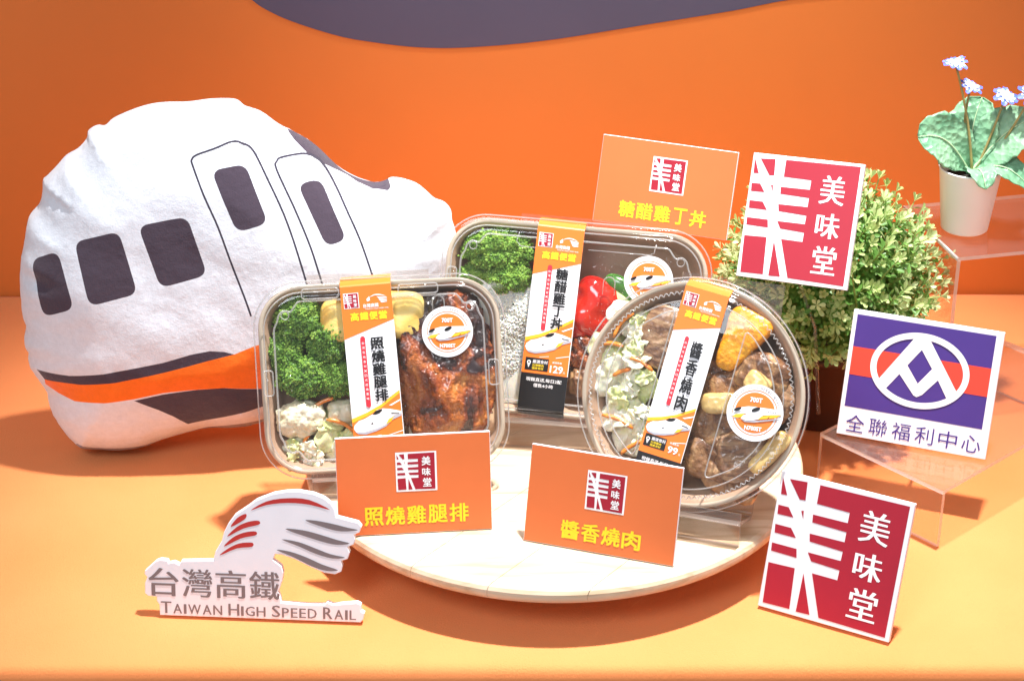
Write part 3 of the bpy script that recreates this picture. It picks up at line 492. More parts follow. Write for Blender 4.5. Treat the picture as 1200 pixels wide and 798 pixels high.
    if prm['lb'] < Lw:
        a = prm['lb']; h_ = .27
        sheet('black_tag', [[f(.06, a), f(.56, a), f(.56, a+h_), f(.06, a+h_)]], M['ink'], s, y+2*e)
        sheet('place_mark', [[(X(.14)+Wd*.042*math.cos(q_), Z(a+.10)+Wd*.042*math.sin(q_)) for q_ in np.linspace(-.6, math.pi+.6, 14)] + [f(.14, a+.22)]], M['white'], s, y+3*e)
        sheet('place_mark_hole', [[(X(.14)+Wd*.02*math.cos(q_), Z(a+.10)+Wd*.02*math.sin(q_)) for q_ in np.linspace(0, 6.0, 12)]], M['ink'], s, y+4*e)
        write('tag_lettering', [('嚴選食材', X(.38), Z(a+.075), Wd*.32, Wd*.075, .02)], M['white'], s, y+3*e)
        write('tag_yellow_lettering', [('台灣雞肉', X(.34), Z(a+.155), Wd*.24, Wd*.055, .02), ('國產食材', X(.34), Z(a+.22), Wd*.24, Wd*.055, .02)], M['yellow'], s, y+3*e)
        write('price_lettering', [(price, X(.74), Z(a+.20), Wd*(.27 if len(price) > 2 else .22), Wd*.15, .03), ('元', X(.91), Z(a+.25), Wd*.045, Wd*.045, .0), ('建議售價', X(.74), Z(a+.055), Wd*.2, Wd*.045, .01)], M['white'], s, y+3*e)
    if prm['bk'] < Lw:
        sheet('black_footer', [[f(0, prm['bk']), f(1, prm['bk']), (X(1), -L), (X(0), -L)]], M['ink'], s, y+e)
        write('footer_lettering', [('現做直送,每日2配', X(.5), Z(prm['bk']+.13), Wd*.76, Wd*.085, .02), ('僅售4小時', X(.5), Z(prm['bk']+.25), Wd*.42, Wd*.08, .02)], M['white'], s, y+3*e)
    return s
def sticker(box_, cx, cz, r, y=-.0084, ang=0):
    s = mesh_obj('round_sticker', [(a, 0, b_) for a, b_ in circ(r, 64)], [tuple(range(64))], M['paper'], box_); s.matrix_local = T(cx, y, cz) @ Matrix.Rotation(ang, 4, 'Y')
    e = -.0002; f = lambda P: [(((x-510)/345)*r*.98, (-(z-445)/285)*r*.80) for x, z in P]
    V = []; F = []
    for k in range(64):
        a = 2*math.pi*k/64
        for q_ in (.80, .775): V.append((q_*r*math.cos(a), e, q_*r*math.sin(a)))
    for k in range(64): j = (k+1) % 64; F.append((2*k+1, 2*k, 2*j, 2*j+1))
    mesh_obj('orange_ring', V, F, M['sleeve_orange'], s)
    sheet('orange_disc', [circ(r*.71, 48)], M['sleeve_orange'], s, e)
    sheet('train_picture', [f([(200, 530), (250, 465), (330, 400), (420, 375), (500, 370), (835, 372), (838, 440), (600, 450), (470, 455), (380, 470), (300, 490)])], M['white'], s, 2*e)
    sheet('train_stripe', [f([(235, 525), (280, 490), (390, 470), (350, 520), (300, 535)])], M['sleeve_amber'], s, 3*e)
    sheet('train_underside', [f([(215, 540), (345, 540), (400, 572), (520, 565), (700, 520), (800, 492), (800, 478), (560, 535), (400, 550), (300, 535)])], M['lgrey'], s, 4*e)
    sheet('front_train_picture', [f([(345, 535), (370, 495), (470, 440), (560, 380), (640, 372), (838, 385), (836, 425), (620, 460), (560, 520), (470, 548), (400, 550)])], M['white'], s, 5*e)
    sheet('front_train_stripe', [f([(560, 520), (600, 475), (700, 450), (840, 430), (780, 470), (650, 500)])], M['sleeve_amber'], s, 6*e)
    el = lambda x0, z0, a_, b_, th: [(x0+a_*math.cos(q_)*math.cos(th)-b_*math.sin(q_)*math.sin(th), z0+a_*math.cos(q_)*math.sin(th)+b_*math.sin(q_)*math.cos(th)) for q_ in np.linspace(0, 6, 16)]
    sheet('train_windscreen', [f(el(295, 424, 50, 20, -.45)), f(el(520, 402, 58, 24, -.45)), f([(670, 495), (700, 465), (690, 490)])] + [f([(672+22*i, 410), (686+22*i, 408), (686+22*i, 417), (672+22*i, 419)]) for i in range(5)], M['ink'], s, 6.5*e)
    write('white_lettering', [('700T', 0, r*.45, r*.42, r*.16, .05), ('N700ST', 0, -r*.55, r*.60, r*.14, .05)], M['white'], s, 2.5*e)
    tx = 'TAIWAN HIGH SPEED RAIL'; it = []
    for i, c in enumerate(tx):
        if c == ' ': continue
        a = R(155) - R(130)*i/(len(tx)-1); it.append((c, r*.885*math.cos(a), r*.885*math.sin(a), r*(.02 if c == 'I' else .07), r*.085, .0, a-math.pi/2))
    write('grey_lettering', it, M['grey'], s, e)
    return s
def rect_box(m4, w, h, label, marks, ridge_tabs):
    b_ = empty('lunch_box', m4, label, 'lunch box', 'packed lunch boxes on the wooden board'); r = .036
    loft('tray', [ring(rrect(w-.004, h-.004, r), .0015), ring(rrect(w-.008, h-.008, r-.002), .004), ring(rrect(w-.024, h-.024, r-.006), .036), ring(rrect(w-.030, h-.030, r-.008), .0385)], M['tray'], b_, cap1=True)
    loft('tray_lining', [ring(rrect(w-.009, h-.009, r-.003), .0012), ring(rrect(w-.013, h-.013, r-.004), .003), ring(rrect(w-.026, h-.026, r-.007), .034), ring(rrect(w-.036, h-.036, r-.009), .036)], M['tray_in'], b_, cap1=True)
    P = rrect(w-.0055, h-.0055, r-.002, 10); tube('tray_rim', [(a, .0018, c) for a, c in P], .0021, M['tray'], b_, 10, True, .8)
    loft('lid', [ring(rrect(w+.0055, h+.0055, r+.002), .0045), ring(rrect(w+.005, h+.005, r+.002), -.0010), ring(rrect(w+.0005, h+.0005, r), -.0016), ring(rrect(w-.009, h-.009, r-.003), -.0014), ring(rrect(w-.012, h-.012, r-.004), -.0058), ring(rrect(w-.015, h-.015, r-.005), -.0072), ring(rrect(w-.022, h-.022, r-.007), -.0076)], M['lid'], b_, cap1=True)
    tube('lid_flange_bead', [(a, -.0012, c) for a, c in rrect(w+.005, h+.005, r+.002)], .0006, M['lid_edge'], b_, 6, True)
    tube('lid_shoulder_bead', [(a, -.0066, c) for a, c in rrect(w-.0125, h-.0125, r-.005)], .0007, M['lid_edge'], b_, 6, True)
    hw, hh = w/2, h/2; q = [(hw-.042, hh-.0135), (hw-.036, hh-.0138), (hw-.0325, hh-.0175), (hw-.029, hh-.0215), (hw-.0235, hh-.0205), (hw-.0195, hh-.024), (hw-.0175, hh-.030), (hw-.0150, hh-.035), (hw-.0145, hh-.042)]
    qq = q + [(a, -c) for a, c in q[::-1]] + [(-a, -c) for a, c in q] + [(-a, c) for a, c in q[::-1]]
    P = []
    for k in range(4):
        P += catmull(qq[k*9:(k+1)*9], 4, False)
    tube('lid_ridge', [(a, -.0078, c) for a, c in P], .0009, M['lid_edge'], b_, 6, True)
    for sx in (-1, 1):
        for sz in (-1, 1):
            tube('lid_corner_stud', [(sx*(hw-.0245)+a, -.0080, sz*(hh-.0245)+c) for a, c in circ(.0032, 20)], .0005, M['lid_edge'], b_, 6, True)
    for (x, z, a, c) in ridge_tabs:
        loft('lid_catch', [ring([(x+p_, z+q_) for p_, q_ in rrect(a, c, min(a, c)*.3, 4)], -.0066), ring([(x+p_, z+q_) for p_, q_ in rrect(a*.9, c*.9, min(a, c)*.3, 4)], -.0092)], M['lid'], b_, cap1=True)
        tube('lid_catch_bead', [(x+p_, -.0092, z+q_) for p_, q_ in rrect(a*.95, c*.95, min(a, c)*.3, 4)], .0006, M['lid_edge'], b_, 6, True)
    for mk in marks: tube('lid_emboss', [(a, -.0079, c) for a, c in mk], .0005, M['lid_edge'], b_, 6)
    return b_
def arch(x, z, w, h): return [(x-w/2, z-h)] + [(x+w/2*math.cos(a), z+w/2*math.sin(a)) for a in np.linspace(math.pi, 0, 10)] + [(x+w/2, z-h)]
W1, H1, W2, H2, R3 = .2007, .1584, .2269, .1675, .0915
m1 = pose((-.1073, 1.43, .1417), .0098, .3825, .0474); m2 = pose((.051, 1.51, .1516), -.1232, .3938, -.0341); m3 = pose((.1435, 1.38, .1518), -.32, .45)
b1 = rect_box(m1, W1, H1, 'rectangular clear lidded lunch box with egg roll and glazed chicken, front left on the board', [arch(.0500, .0600, .0095, .012)],
    [(-.046, .0715, .032, .0085), (.034, .0715, .034, .0085), (-.0925, .0, .0085, .022), (.0925, .0, .0085, .022), (0, -.0715, .034, .0085)])
sleeve(b1, -.0089, .0762, R(-2), .0417, .1480, dict(title=(1.02, 2.30), pill=(.99, 2.40), tr=2.66, lb=3.05, bk=3.32), '照燒雞腿排', '129')
sticker(b1, .0562, .0349, .0209, ang=R(2))
b2 = rect_box(m2, W2, H2, 'rectangular clear lidded lunch box with rice and red pepper, at the back of the board', [[(-.05, .074), (-.052, .066), (-.048, .062), (-.03, .0615)], [(.01, .0635), (.062, .0635), (.066, .0655), (.067, .073)], arch(.03, .037, .01, .01)],
    [(-.1055, .03, .0085, .02), (.1055, -.02, .0085, .022)])
sleeve(b2, -.0145, .0800, R(1.9), .0402, .1560, dict(title=(.84, 2.15), pill=(.80, 2.20), tr=2.44, lb=2.80, bk=3.13), '糖醋雞丁丼', '129')
sticker(b2, .0631, .0420, .0209, ang=R(-2))
# round box
b3 = empty('lunch_box', m3, 'round clear lidded lunch box with cabbage, pumpkin and stewed meat', 'lunch box', 'packed lunch boxes on the wooden board')
RX = Matrix.Rotation(R(90), 4, 'X')   # lathe axis Z -> local -Y
lathe('tray', [(R3-.0015, -.0025), (R3-.004, -.0045), (R3-.016, -.040), (R3-.020, -.043), (0, -.043)], 96, M['tray'], b3, True, RX)
lathe('tray_lining', [(R3-.0045, -.001), (R3-.0075, -.003), (R3-.018, -.038), (R3-.024, -.0405), (0, -.0405)], 96, M['tray_in'], b3, True, RX)
tube('tray_rim', [(a, .0018, c) for a, c in circ(R3-.0028, 96)], .0021, M['tray'], b3, 10, True, .8)
lathe('lid', [(R3+.0028, -.0045), (R3+.0024, .0012), (R3, .0018), (R3-.005, .0014), (R3-.0065, .0055), (R3-.0135, .0062), (R3-.0145, .0080), (R3-.018, .0086), (0, .0086)], 128, M['lid'], b3, True, RX)
tube('lid_flange_bead', [(a, -.0014, c) for a, c in circ(R3+.0022, 96)], .0006, M['lid_edge'], b3, 6, True)
tube('lid_shoulder_bead', [(a, -.0088, c) for a, c in circ(R3-.0165, 96)], .0006, M['lid_edge'], b3, 6, True)
n = 116; P = []
for k in range(n*6):
    a = 2*math.pi*k/(n*6); ph = (k % 6)/6*2*math.pi
    P.append(((R3-.0098+.0012*math.cos(ph))*math.cos(a+.35/n*math.sin(ph)), -.0068, (R3-.0098+.0012*math.cos(ph))*math.sin(a+.35/n*math.sin(ph))))
tube('lid_knurled_ring', P, .0005, M['lid_edge'], b3, 5, True)
s3 = R(8.2)
def rotp(P, a): return [(x*math.cos(a)+z*math.sin(a), -x*math.sin(a)+z*math.cos(a)) for x, z in P]
for sx in (-1, 1):
    # long D shaped ridges left and right of the sleeve
    seg = [(R3-.024)*1 for _ in range(2)]; rr_ = R3-.023; P = []
    a0 = math.acos(.030/rr_)
    P = [(rr_*math.cos(a), rr_*math.sin(a)) for a in np.linspace(a0, -a0, 40)]
    P = rpoly([(.0295, P[-1][1]), (.0295, P[0][1])] + P[2:-2:6], .008, 5)
    P = [(sx*(a), c) for a, c in P]; P = rotp(P, s3)
    tube('lid_ridge', [(a, -.0091, c) for a, c in P], .0007, M['lid_edge'], b3, 6, True)
sleeve(b3, .0030, .0838, s3, .0362, .1480, dict(title=(1.12, 2.72), pill=(1.08, 2.66), tr=3.10, lb=3.38, bk=3.80), '醬香燒肉', '99', y=-.0094, ztop=.0065)
sticker(b3, .0540, -.0060, .0225, -.0096, R(-1))

# ------------------------------------------------------------ acrylic easels
def easel(m4, h, w, label, depth=.041, dx=0):
    t = empty('acrylic_easel', m4, label, 'display stand', 'clear acrylic easels behind the lunch boxes')
    z0 = -h/2-.0015-.003
    acrylic_box('back_panel', (dx-w/2, depth+.0015, z0+.0032), (dx+w/2, depth+.0045, h/2+.0052), t)
    acrylic_box('shelf', (dx-w/2, -.0065, z0), (dx+w/2, depth+.0045, z0+.003), t); acrylic_box('front_lip', (dx-w/2, -.0096, z0), (dx+w/2, -.0067, z0+.009), t)
    inv = m4.inverted()
    def leg(y):  # vertical pane from the shelf down to the board
        c = m4 @ Vector((dx, y, z0-.0003)); yaw = math.atan2(m4[1][0], m4[0][0]); 
        g = acrylic_box('leg_panel', (-w/2, -.0015, DZ+.0003), (w/2, .0015, max(DZ+.004, c.z)), t)
        g.matrix_parent_inverse = Matrix(); g.matrix_local = inv @ (Matrix.Translation((c.x, c.y, 0)) @ Matrix.Rotation(yaw, 4, 'Z'))
    leg(-.005); leg(depth)
    return t
easel(m1, H1, .103, 'clear acrylic easel holding up the broccoli and chicken box', dx=-.010)
easel(m2, H2, .11, 'clear acrylic easel holding up the rear lunch box with rice')
easel(m3, 2*R3, .085, 'clear acrylic easel holding up the round lunch box', .0455, dx=.012)
# ------------------------------------------------------------ food materials
def food(name, stops, scale, rough=.35, coat=.6, bs=.3, bscale=260, bdist=.001, dist=.6, sss=.1, detail=5, stretch=None, kind='Noise'):
    m, nt, b = nm(name); t = tex(nt, kind, scale, detail, dist=dist, stretch=stretch) if kind == 'Noise' else tex(nt, kind, scale)
    nt.links.new(ramp(nt, t.outputs[0], stops), b.inputs['Base Color']); b.inputs['Roughness'].default_value = rough
    b.inputs['Coat Weight'].default_value = coat; b.inputs['Coat Roughness'].default_value = .12
    b.inputs['Subsurface Weight'].default_value = sss; b.inputs['Subsurface Radius'].default_value = (.8, .4, .2); b.inputs['Subsurface Scale'].default_value = .003
    bump(nt, b, tex(nt, 'Noise', bscale, 5).outputs['Fac'], bs, bdist); return m
M['broc'] = food('broccoli_green', [(.3, (.030, .085, .012)), (.5, (.085, .20, .025)), (.72, (.24, .42, .06))], 260, .5, .25, .8, 1100, .0012)
M['broc2'] = food('broccoli_light_green', [(.3, (.055, .15, .015)), (.5, (.17, .34, .035)), (.72, (.42, .60, .10))], 260, .5, .25, .8, 1100, .0012)
M['bud'] = food('broccoli_buds', [(.3, (.07, .17, .02)), (.5, (.17, .34, .04)), (.72, (.38, .56, .10))], 120, .4, .4, .3, 1100, .0012)
M['stalk'] = food('broccoli_stalk', [(.3, (.42, .55, .16)), (.7, (.62, .68, .3))], 60)
M['egg'] = food('egg_roll', [(.32, (.80, .45, .08)), (.45, (.90, .62, .16)), (.7, (.93, .72, .28))], 60, .45, .25, .35, 600, .0006)
M['chicken'] = food('glazed_chicken', [(.36, (.010, .005, .005)), (.44, (.05, .012, .007)), (.50, (.30, .062, .014)), (.58, (.50, .15, .025)), (.68, (.72, .34, .09)), (.8, (.86, .58, .25))], 19, .13, 1., 1., 300, .0032, 1.3, .05, 8)
M['cauli'] = food('cauliflower', [(.3, (.70, .60, .36)), (.6, (.84, .80, .62))], 90, .4, .4, .5, 500, .001)
M['cabbage'] = food('cabbage', [(.3, (.60, .64, .26)), (.42, (.80, .78, .50)), (.55, (.90, .88, .74)), (.75, (.84, .76, .54))], 45, .3, .5, .12, 200, .001, 1.2, .25)
M['cabbage_green'] = food('cabbage_green', [(.3, (.42, .54, .12)), (.5, (.70, .74, .36)), (.7, (.84, .82, .56))], 50, .3, .5, .12, 200, .001, 1.2, .25)
M['carrot'] = food('carrot', [(.3, (.80, .20, .018)), (.7, (.88, .33, .04))], 90, .3, .6, .2)
M['pumpkin'] = food('pumpkin', [(.3, (.82, .26, .008)), (.55, (.88, .36, .012)), (.75, (.93, .48, .03))], 28, .35, .5, .7, 420, .0010, .8, .2)
M['pork'] = food('stewed_pork', [(.34, (.15, .065, .035)), (.5, (.32, .17, .085)), (.68, (.54, .35, .20))], 46, .28, .8, .5, 300, .0016, 1., .1, 6, (1, 1, 4))
M['meat'] = food('stewed_meat', [(.34, (.075, .028, .012)), (.46, (.20, .085, .035)), (.57, (.40, .21, .09)), (.70, (.70, .48, .24))], 34, .36, .35, .7, 380, .0014, 1.4, .1, 6)
M['meatpale'] = food('pale_chicken', [(.3, (.50, .26, .12)), (.55, (.74, .50, .30)), (.8, (.80, .62, .42))], 50, .35, .6, .5, 300, .001)
M['potato'] = food('potato', [(.3, (.66, .40, .12)), (.7, (.82, .60, .25))], 60, .3, .7, .3)
M['rice'] = simple('rice', (.92, .88, .78), .75, .03, 300, 0, 600, sss=.6, spec=.15)
M['sesame'] = simple('black_sesame', (.03, .02, .015), .5)
M['pepper'] = food('red_pepper', [(.35, (.52, .008, .006)), (.7, (.70, .035, .012))], 30, .12, 1., .12, 120, .001)
M['greenskin'] = food('green_pepper', [(.3, (.03, .13, .02)), (.7, (.10, .30, .04))], 40, .2, .9, .15)
M['paleflesh'] = food('pale_green_flesh', [(.3, (.45, .60, .22)), (.7, (.68, .74, .40))], 60, .3, .6, .2)
def P_(m4, u, v, y, rx=0, ry=0, rz=0): return m4 @ T(u, y, v) @ Euler((rx, ry, rz)).to_matrix().to_4x4()
GB = 'broccoli florets'
def broccoli(m4, u, v, y, r, seed, label, mat='broc', sq=(1, .8, .95)):
    t = empty('broccoli_floret', P_(m4, u, v, y), label, 'broccoli', GB)
    V, F = ico(6); off = Vector((seed*5.1, seed*2.3, seed*1.7)); out = []
    for d in V:
        q = Vector(d); big = noise.voronoi(q*1.55+off)[0]; mid = noise.voronoi(q*4.2+off)[0][0]; sm = noise.voronoi(q*11+off)[0][0]
        a = .80 + .30*(1-min(1, big[0]*1.25)**2) + .26*(.5-mid) + .17*(.5-sm) + .13*noise.noise(q*21+off) + .07*noise.noise(q*40+off)
        out.append((q.x*a*r*sq[0], q.y*a*r*sq[1], q.z*a*r*sq[2]))
    mesh_obj('crown', out, F, M[mat], t, True)
    O_ = np.array(out); g_ = np.random.default_rng(seed); V1, F1 = ico(1); VV = []; FF = []
    for i in g_.choice(len(O_), 2300, False):
        if O_[i][1] > r*.45: continue
        s_ = r*g_.uniform(.030, .062); c_ = O_[i]*g_.uniform(1.0, 1.07); FF += [tuple(k+len(VV) for k in f) for f in F1]; VV += (V1*s_*g_.uniform(.7, 1.3, 3) + c_).tolist()
    mesh_obj('buds', VV, FF, M['bud'], t, False)['kind'] = 'stuff'
    tube('stalk', [(0, r*.3, -.1*r), (.1*r, r*.7, -.3*r), (.15*r, r*.95, -.5*r)], [r*.5, r*.38, r*.33], M['stalk'], t, 10)
    return t
broccoli(m1, -.066, .050, .014, .0185, 1, 'dark broccoli floret at the top left corner of the front left box', sq=(1, .7, .95))
broccoli(m1, -.042, .030, .011, .0185, 2, 'largest broccoli floret of the front left box, under the left end of the egg roll')
broccoli(m1, -.079, .022, .015, .0160, 3, 'broccoli floret against the left wall of the front left box', sq=(.9, .75, 1.1))
broccoli(m1, -.062, .002, .0125, .0205, 4, 'broad broccoli floret lying just above the cauliflower in the front left box', sq=(1.15, .75, .8))
broccoli(m1, -.036, .000, .012, .0165, 5, 'broccoli floret touching the paper sleeve, low in the front left box', 'broc2')
broccoli(m2, -.070, .056, .012, .0215, 6, 'large broccoli floret at the top left of the rear box', 'broc2', (1.3, .75, .85))
broccoli(m2, -.058, .033, .011, .0175, 7, 'broccoli floret with a pale stalk bordering the rice in the rear box', 'broc2', (1.2, .8, .8))
broccoli(m2, -.091, .030, .015, .0130, 8, 'small broccoli floret at the left wall of the rear box', 'broc2')
# egg roll
def food_lump(nm_, m4, u, v, y, dims, mat, label, cat, sub=5, p_=2.4, disp=(), seed=0, ry=0, rx=0, rz=0, group=None, fn=None):
    o = lump(nm_, dims, M[mat], sub, p_, disp, seed, P_(m4, u, v, y, rx, ry, rz), fn=fn); tag(o, label, cat, group); return o
food_lump('egg_roll', m1, -.026, .0475, .0085, (.0220, .012, .0185), 'egg', 'thick yellow egg roll slice half under the sleeve beside the broccoli', 'egg roll', p_=4.2, disp=(('n', 60, .0008), ('n', 400, .0003)), seed=3)
food_lump('egg_roll', m1, .0150, .0500, .0080, (.0225, .012, .0200), 'egg', 'thick yellow egg roll slice right of the sleeve, above the chicken', 'egg roll', p_=4.2, disp=(('n', 60, .0008), ('n', 400, .0003)), seed=8, ry=.1)
def chick(q):
    # fold and crease the flat fillet
    q.y += .0035*math.sin(q.x*90+1.5)*math.sin(q.z*60) - .003*math.exp(-((q.x+.008-q.z*.3)/.007)**2); return q
food_lump('chicken_thigh', m1, .0530, .0020, .0125, (.0375, .0135, .0600), 'chicken', 'charred and glazed boneless chicken thigh filling the right half of the front left box', 'chicken', 6, 3.2,
    (('n', 34, .005), ('r', 75, .0034), ('r', 200, .0024), ('n', 480, .0010)), 5, fn=chick)
o = lump('chicken_edge', (.0070, .009, .052), M['meatpale'], 5, 2.6, (('n', 60, .003), ('n', 240, .0008)), 3, P_(m1, .0850, -.004, .0155, 0, -.06)); tag(o, 'pale browned chicken strip along the right wall of the front left box', 'chicken')
food_lump('cauliflower_floret', m1, -.070, -.033, .012, (.0200, .012, .0150), 'cauli', 'cream cauliflower floret at the lower left of the front left box', 'cauliflower', 5, 2.4, (('v', 120, .0045), ('v', 340, .0022)), 2)
food_lump('cauliflower_floret', m1, -.0355, -.030, .016, (.0125, .010, .0110), 'cauli', 'smaller cauliflower floret against the sleeve in the front left box', 'cauliflower', 4, 2.4, (('v', 140, .004), ('v', 340, .002)), 7)
GC = 'crumpled cabbage leaves'
def cabbage(m4, u, v, y, w, h, seed, label, mat='cabbage', ry=0, curl=1.0, group=None):
    """a torn, curled leaf piece: cupped across, wavy torn edge, one raised rib"""
    g = np.random.default_rng(seed+100); nr, na = 12, 44; V = [(0, 0, 0)]; F = []; k1, k2, ph = g.uniform(14, 26)*abs(curl), g.uniform(-10, 16), g.uniform(0, 6.28); ax = g.uniform(0, math.pi)
    for i in range(1, nr+1):
        for k in range(na):
            a = 2*math.pi*k/na; rad = i/nr; e = 1+.16*math.sin(2*a+ph)+.10*noise.noise(Vector((math.cos(a)*2, math.sin(a)*2, seed)))+.05*math.sin(9*a+ph)
            x = rad*e*w/2*math.cos(a); z = rad*e*h/2*math.sin(a); p1 = x*math.cos(ax)+z*math.sin(ax); p2 = -x*math.sin(ax)+z*math.cos(ax)
            yy = k1*p1*p1 - .35*k2*p2*p2 - .0016*math.exp(-(p1/.0011)**2) + .0022*rad**3*math.sin(7*a+ph+2*rad) + .0012*noise.noise(Vector((x*260, z*260, seed)))
            V.append((x, yy, z))
    for k in range(na): F.append((0, 1+k, 1+(k+1) % na))
    for i in range(nr-1):
        for k in range(na): j = (k+1) % na; F.append((1+i*na+k, 1+(i+1)*na+k, 1+(i+1)*na+j, 1+i*na+j))
    o = mesh_obj('cabbage_leaf', V, F, M[mat], None, True); sm = o.modifiers.new('thickness', 'SOLIDIFY'); sm.thickness = .0012
    o.matrix_world = P_(m4, u, v, y, g.uniform(-.5, .5), ry, g.uniform(-.5, .5)); tag(o, label, 'cabbage', group or GC); return o
cabbage(m1, -.046, -.043, .0085, .028, .034, 1, 'green cabbage strip standing beside the cauliflower in the front left box', 'cabbage_green', .3)
cabbage(m1, -.073, -.060, .0115, .034, .022, 2, 'cream cabbage leaf in the bottom left corner of the front left box', 'cabbage', .2)
cabbage(m1, -.042, -.062, .0100, .034, .020, 3, 'pale cabbage leaf along the bottom of the front left box', 'cabbage', -.3)
cabbage(m1, -.020, -.045, .0140, .030, .030, 9, 'cabbage leaf partly hidden by the sleeve of the front left box', 'cabbage', -.1)
def sticks(m4, items):
    for (u, v, y, L, a, bend, label) in items:
        p_ = [(-L/2+L*k/8, bend*math.sin(math.pi*k/8)*.4*random.choice((1, 1)), bend*math.sin(math.pi*k/8)) for k in range(9)]
        o = tube('carrot_strip', p_, [.0008]+[.0017]*7+[.0008], M['carrot'], None, 6, flat=.7); o.matrix_world = P_(m4, u, v, y, 0, -a, 0); tag(o, label, 'carrot', 'carrot strips')
sticks(m1, [(-.036, -.0405, .004, .028, -.5, .003, 'orange carrot strip slanting down to the sleeve in the front left box'), (-.066, -.053, .006, .016, 1.2, .002, 'short orange carrot strip among the cabbage in the front left box'), (-.050, -.0200, .008, .018, .4, .001, 'carrot strip right under the broccoli in the front left box')])
# rice
def rice(m4, name, label, cu, cv, w, h, n, y0, seed, sesame=0, mound=.006):
    g = np.random.default_rng(seed); V0, F0 = ico(1); VV = []; FF = []
    bx = []
    x = g.uniform(-1, 1, n); z = g.uniform(-1, 1, n); keep = (np.abs(x)**4+np.abs(z)**4) < 1; x, z = x[keep], z[keep]
    hgt = mound*(1-(x**4+z**4)/1.) + np.array([.004*noise.noise(Vector((a*2.2, b_*2.2, seed))) for a, b_ in zip(x, z)])
    for a, b_, hh in zip(x, z, hgt):
        r_ = Euler(tuple(g.uniform(-3, 3, 3))).to_matrix(); A = np.array(r_)
        P = (V0*np.array([.0011, .0011, .0028])) @ A.T + np.array([a*w/2, y0-hh+g.uniform(0, .0008), b_*h/2])
        FF += [tuple(i+len(VV) for i in f) for f in F0]; VV += P.tolist()
    N = 24; base = len(VV)
    for i in range(N+1):
        for k in range(N+1):
            a, b_ = i/N*2-1, k/N*2-1; VV.append((a*w/2, y0-mound*(1-(a**4+b_**4)/2)*.98+.0006+.0 - .004*noise.noise(Vector((a*2.2, b_*2.2, seed)))*0, b_*h/2))
    for i in range(N):
        for k in range(N): a = base+i*(N+1)+k; FF.append((a, a+1, a+N+2, a+N+1))
    o = mesh_obj(name, VV, FF, M['rice'], None, True); o.matrix_world = m4 @ T(cu, 0, cv); tag(o, label, 'rice', kind='stuff')
    if sesame:
        VV = []; FF = []
        for k in range(sesame):
            a, b_ = g.uniform(-.8, .8, 2); P = V0*np.array([.0007, .0005, .0011]) + np.array([a*w/2, y0-mound*(1-(a**4+b_**4)/1)-.0042, b_*h/2]); FF += [tuple(i+len(VV) for i in f) for f in F0]; VV += P.tolist()
        o = mesh_obj('sesame_seeds', VV, FF, M['sesame']); o.matrix_world = m4 @ T(cu, 0, cv); tag(o, 'scattered black sesame seeds on the rice of the rear box', 'sesame', kind='stuff')
rice(m1, 'rice_bed', 'bed of white rice under the glazed chicken in the front left box', .055, -.002, .072, .132, 3800, .018, 3)
rice(m2, 'rice_bed', 'large bed of white rice below the broccoli in the rear box', -.052, -.020, .092, .110, 7500, .012, 4, 16, .007)
# rear box right side
food_lump('red_pepper_piece', m2, .0180, .0150, .010, (.0205, .0110, .0250), 'pepper', 'shiny red pepper piece beside the sleeve of the rear box', 'red pepper', 5, 2.8, (('n', 45, .004), ('n', 160, .0006)), 4, ry=.25)
food_lump('red_pepper_piece', m2, .0065, .0040, .012, (.010, .010, .0200), 'pepper', 'narrow red pepper piece half under the sleeve of the rear box', 'red pepper', 5, 2.8, (('n', 45, .003),), 6)
o = food_lump('green_pepper_slice', m2, .0455, .0300, .012, (.0230, .0080, .0085), 'greenskin', 'dark green pepper slice right of the red pepper in the rear box', 'green pepper', 5, 2.6, (('n', 50, .0025),), 9, ry=.55)
food_lump('zucchini_slice', m2, .0440, .0200, .0100, (.0200, .0060, .0060), 'paleflesh', 'pale zucchini slice under the green pepper in the rear box', 'zucchini', 5, 2.6, (('n', 60, .0015),), 5, ry=.55)
for i, (u, v, y, a, b_, c, lb) in enumerate([(.014, -.026, .012, .0150, .011, .0140, 'glazed chicken cube right under the red pepper in the rear box'), (.017, -.050, .012, .0155, .011, .0130, 'glazed chicken cube lowest beside the sleeve in the rear box'), (.042, -.018, .015, .0155, .011, .0150, 'glazed chicken cube behind the left edge of the round box'), (.045, -.048, .015, .0150, .011, .0150, 'glazed chicken cube low behind the round box')]):
    food_lump('chicken_cube', m2, u, v, y, (a, b_, c), 'meat' if i % 2 else 'chicken', lb, 'chicken', 5, 2.6, (('n', 60, .004), ('r', 160, .0022), ('n', 400, .0006)), 11+i, group='sweet and sour chicken cubes')
# round box
cabs = [(-.060, .050, .010, .040, .030, 'cabbage', .5, 'cabbage leaf at the top left rim of the round box'), (-.073, .028, .012, .032, .034, 'cabbage_green', .2, 'greenish cabbage leaf at the left rim of the round box'), (-.052, .024, .0075, .034, .030, 'cabbage', -.4, 'rolled cabbage leaf just left of the pork slice in the round box'),
    (-.068, .004, .0085, .036, .034, 'cabbage', .1, 'cream cabbage leaf halfway down the left of the round box'), (-.046, -.003, .009, .030, .036, 'cabbage_green', .7, 'green tinted cabbage leaf touching the sleeve of the round box'), (-.062, -.020, .0085, .038, .034, 'cabbage', -.2, 'white cabbage leaf low on the left of the round box'),
    (-.048, -.040, .0085, .040, .034, 'cabbage', .3, 'lowest cabbage leaf of the round box, above the front card'), (-.042, .050, .013, .03, .03, 'cabbage_green', 0, 'cabbage leaf tucked behind the pork slice in the round box')]
for i, (u, v, y, w, h, mt, a, lb) in enumerate(cabs): cabbage(m3, u, v, y+.001, w, h, 20+i*3, lb, mt, a, 1.15)
g = np.random.default_rng(77)
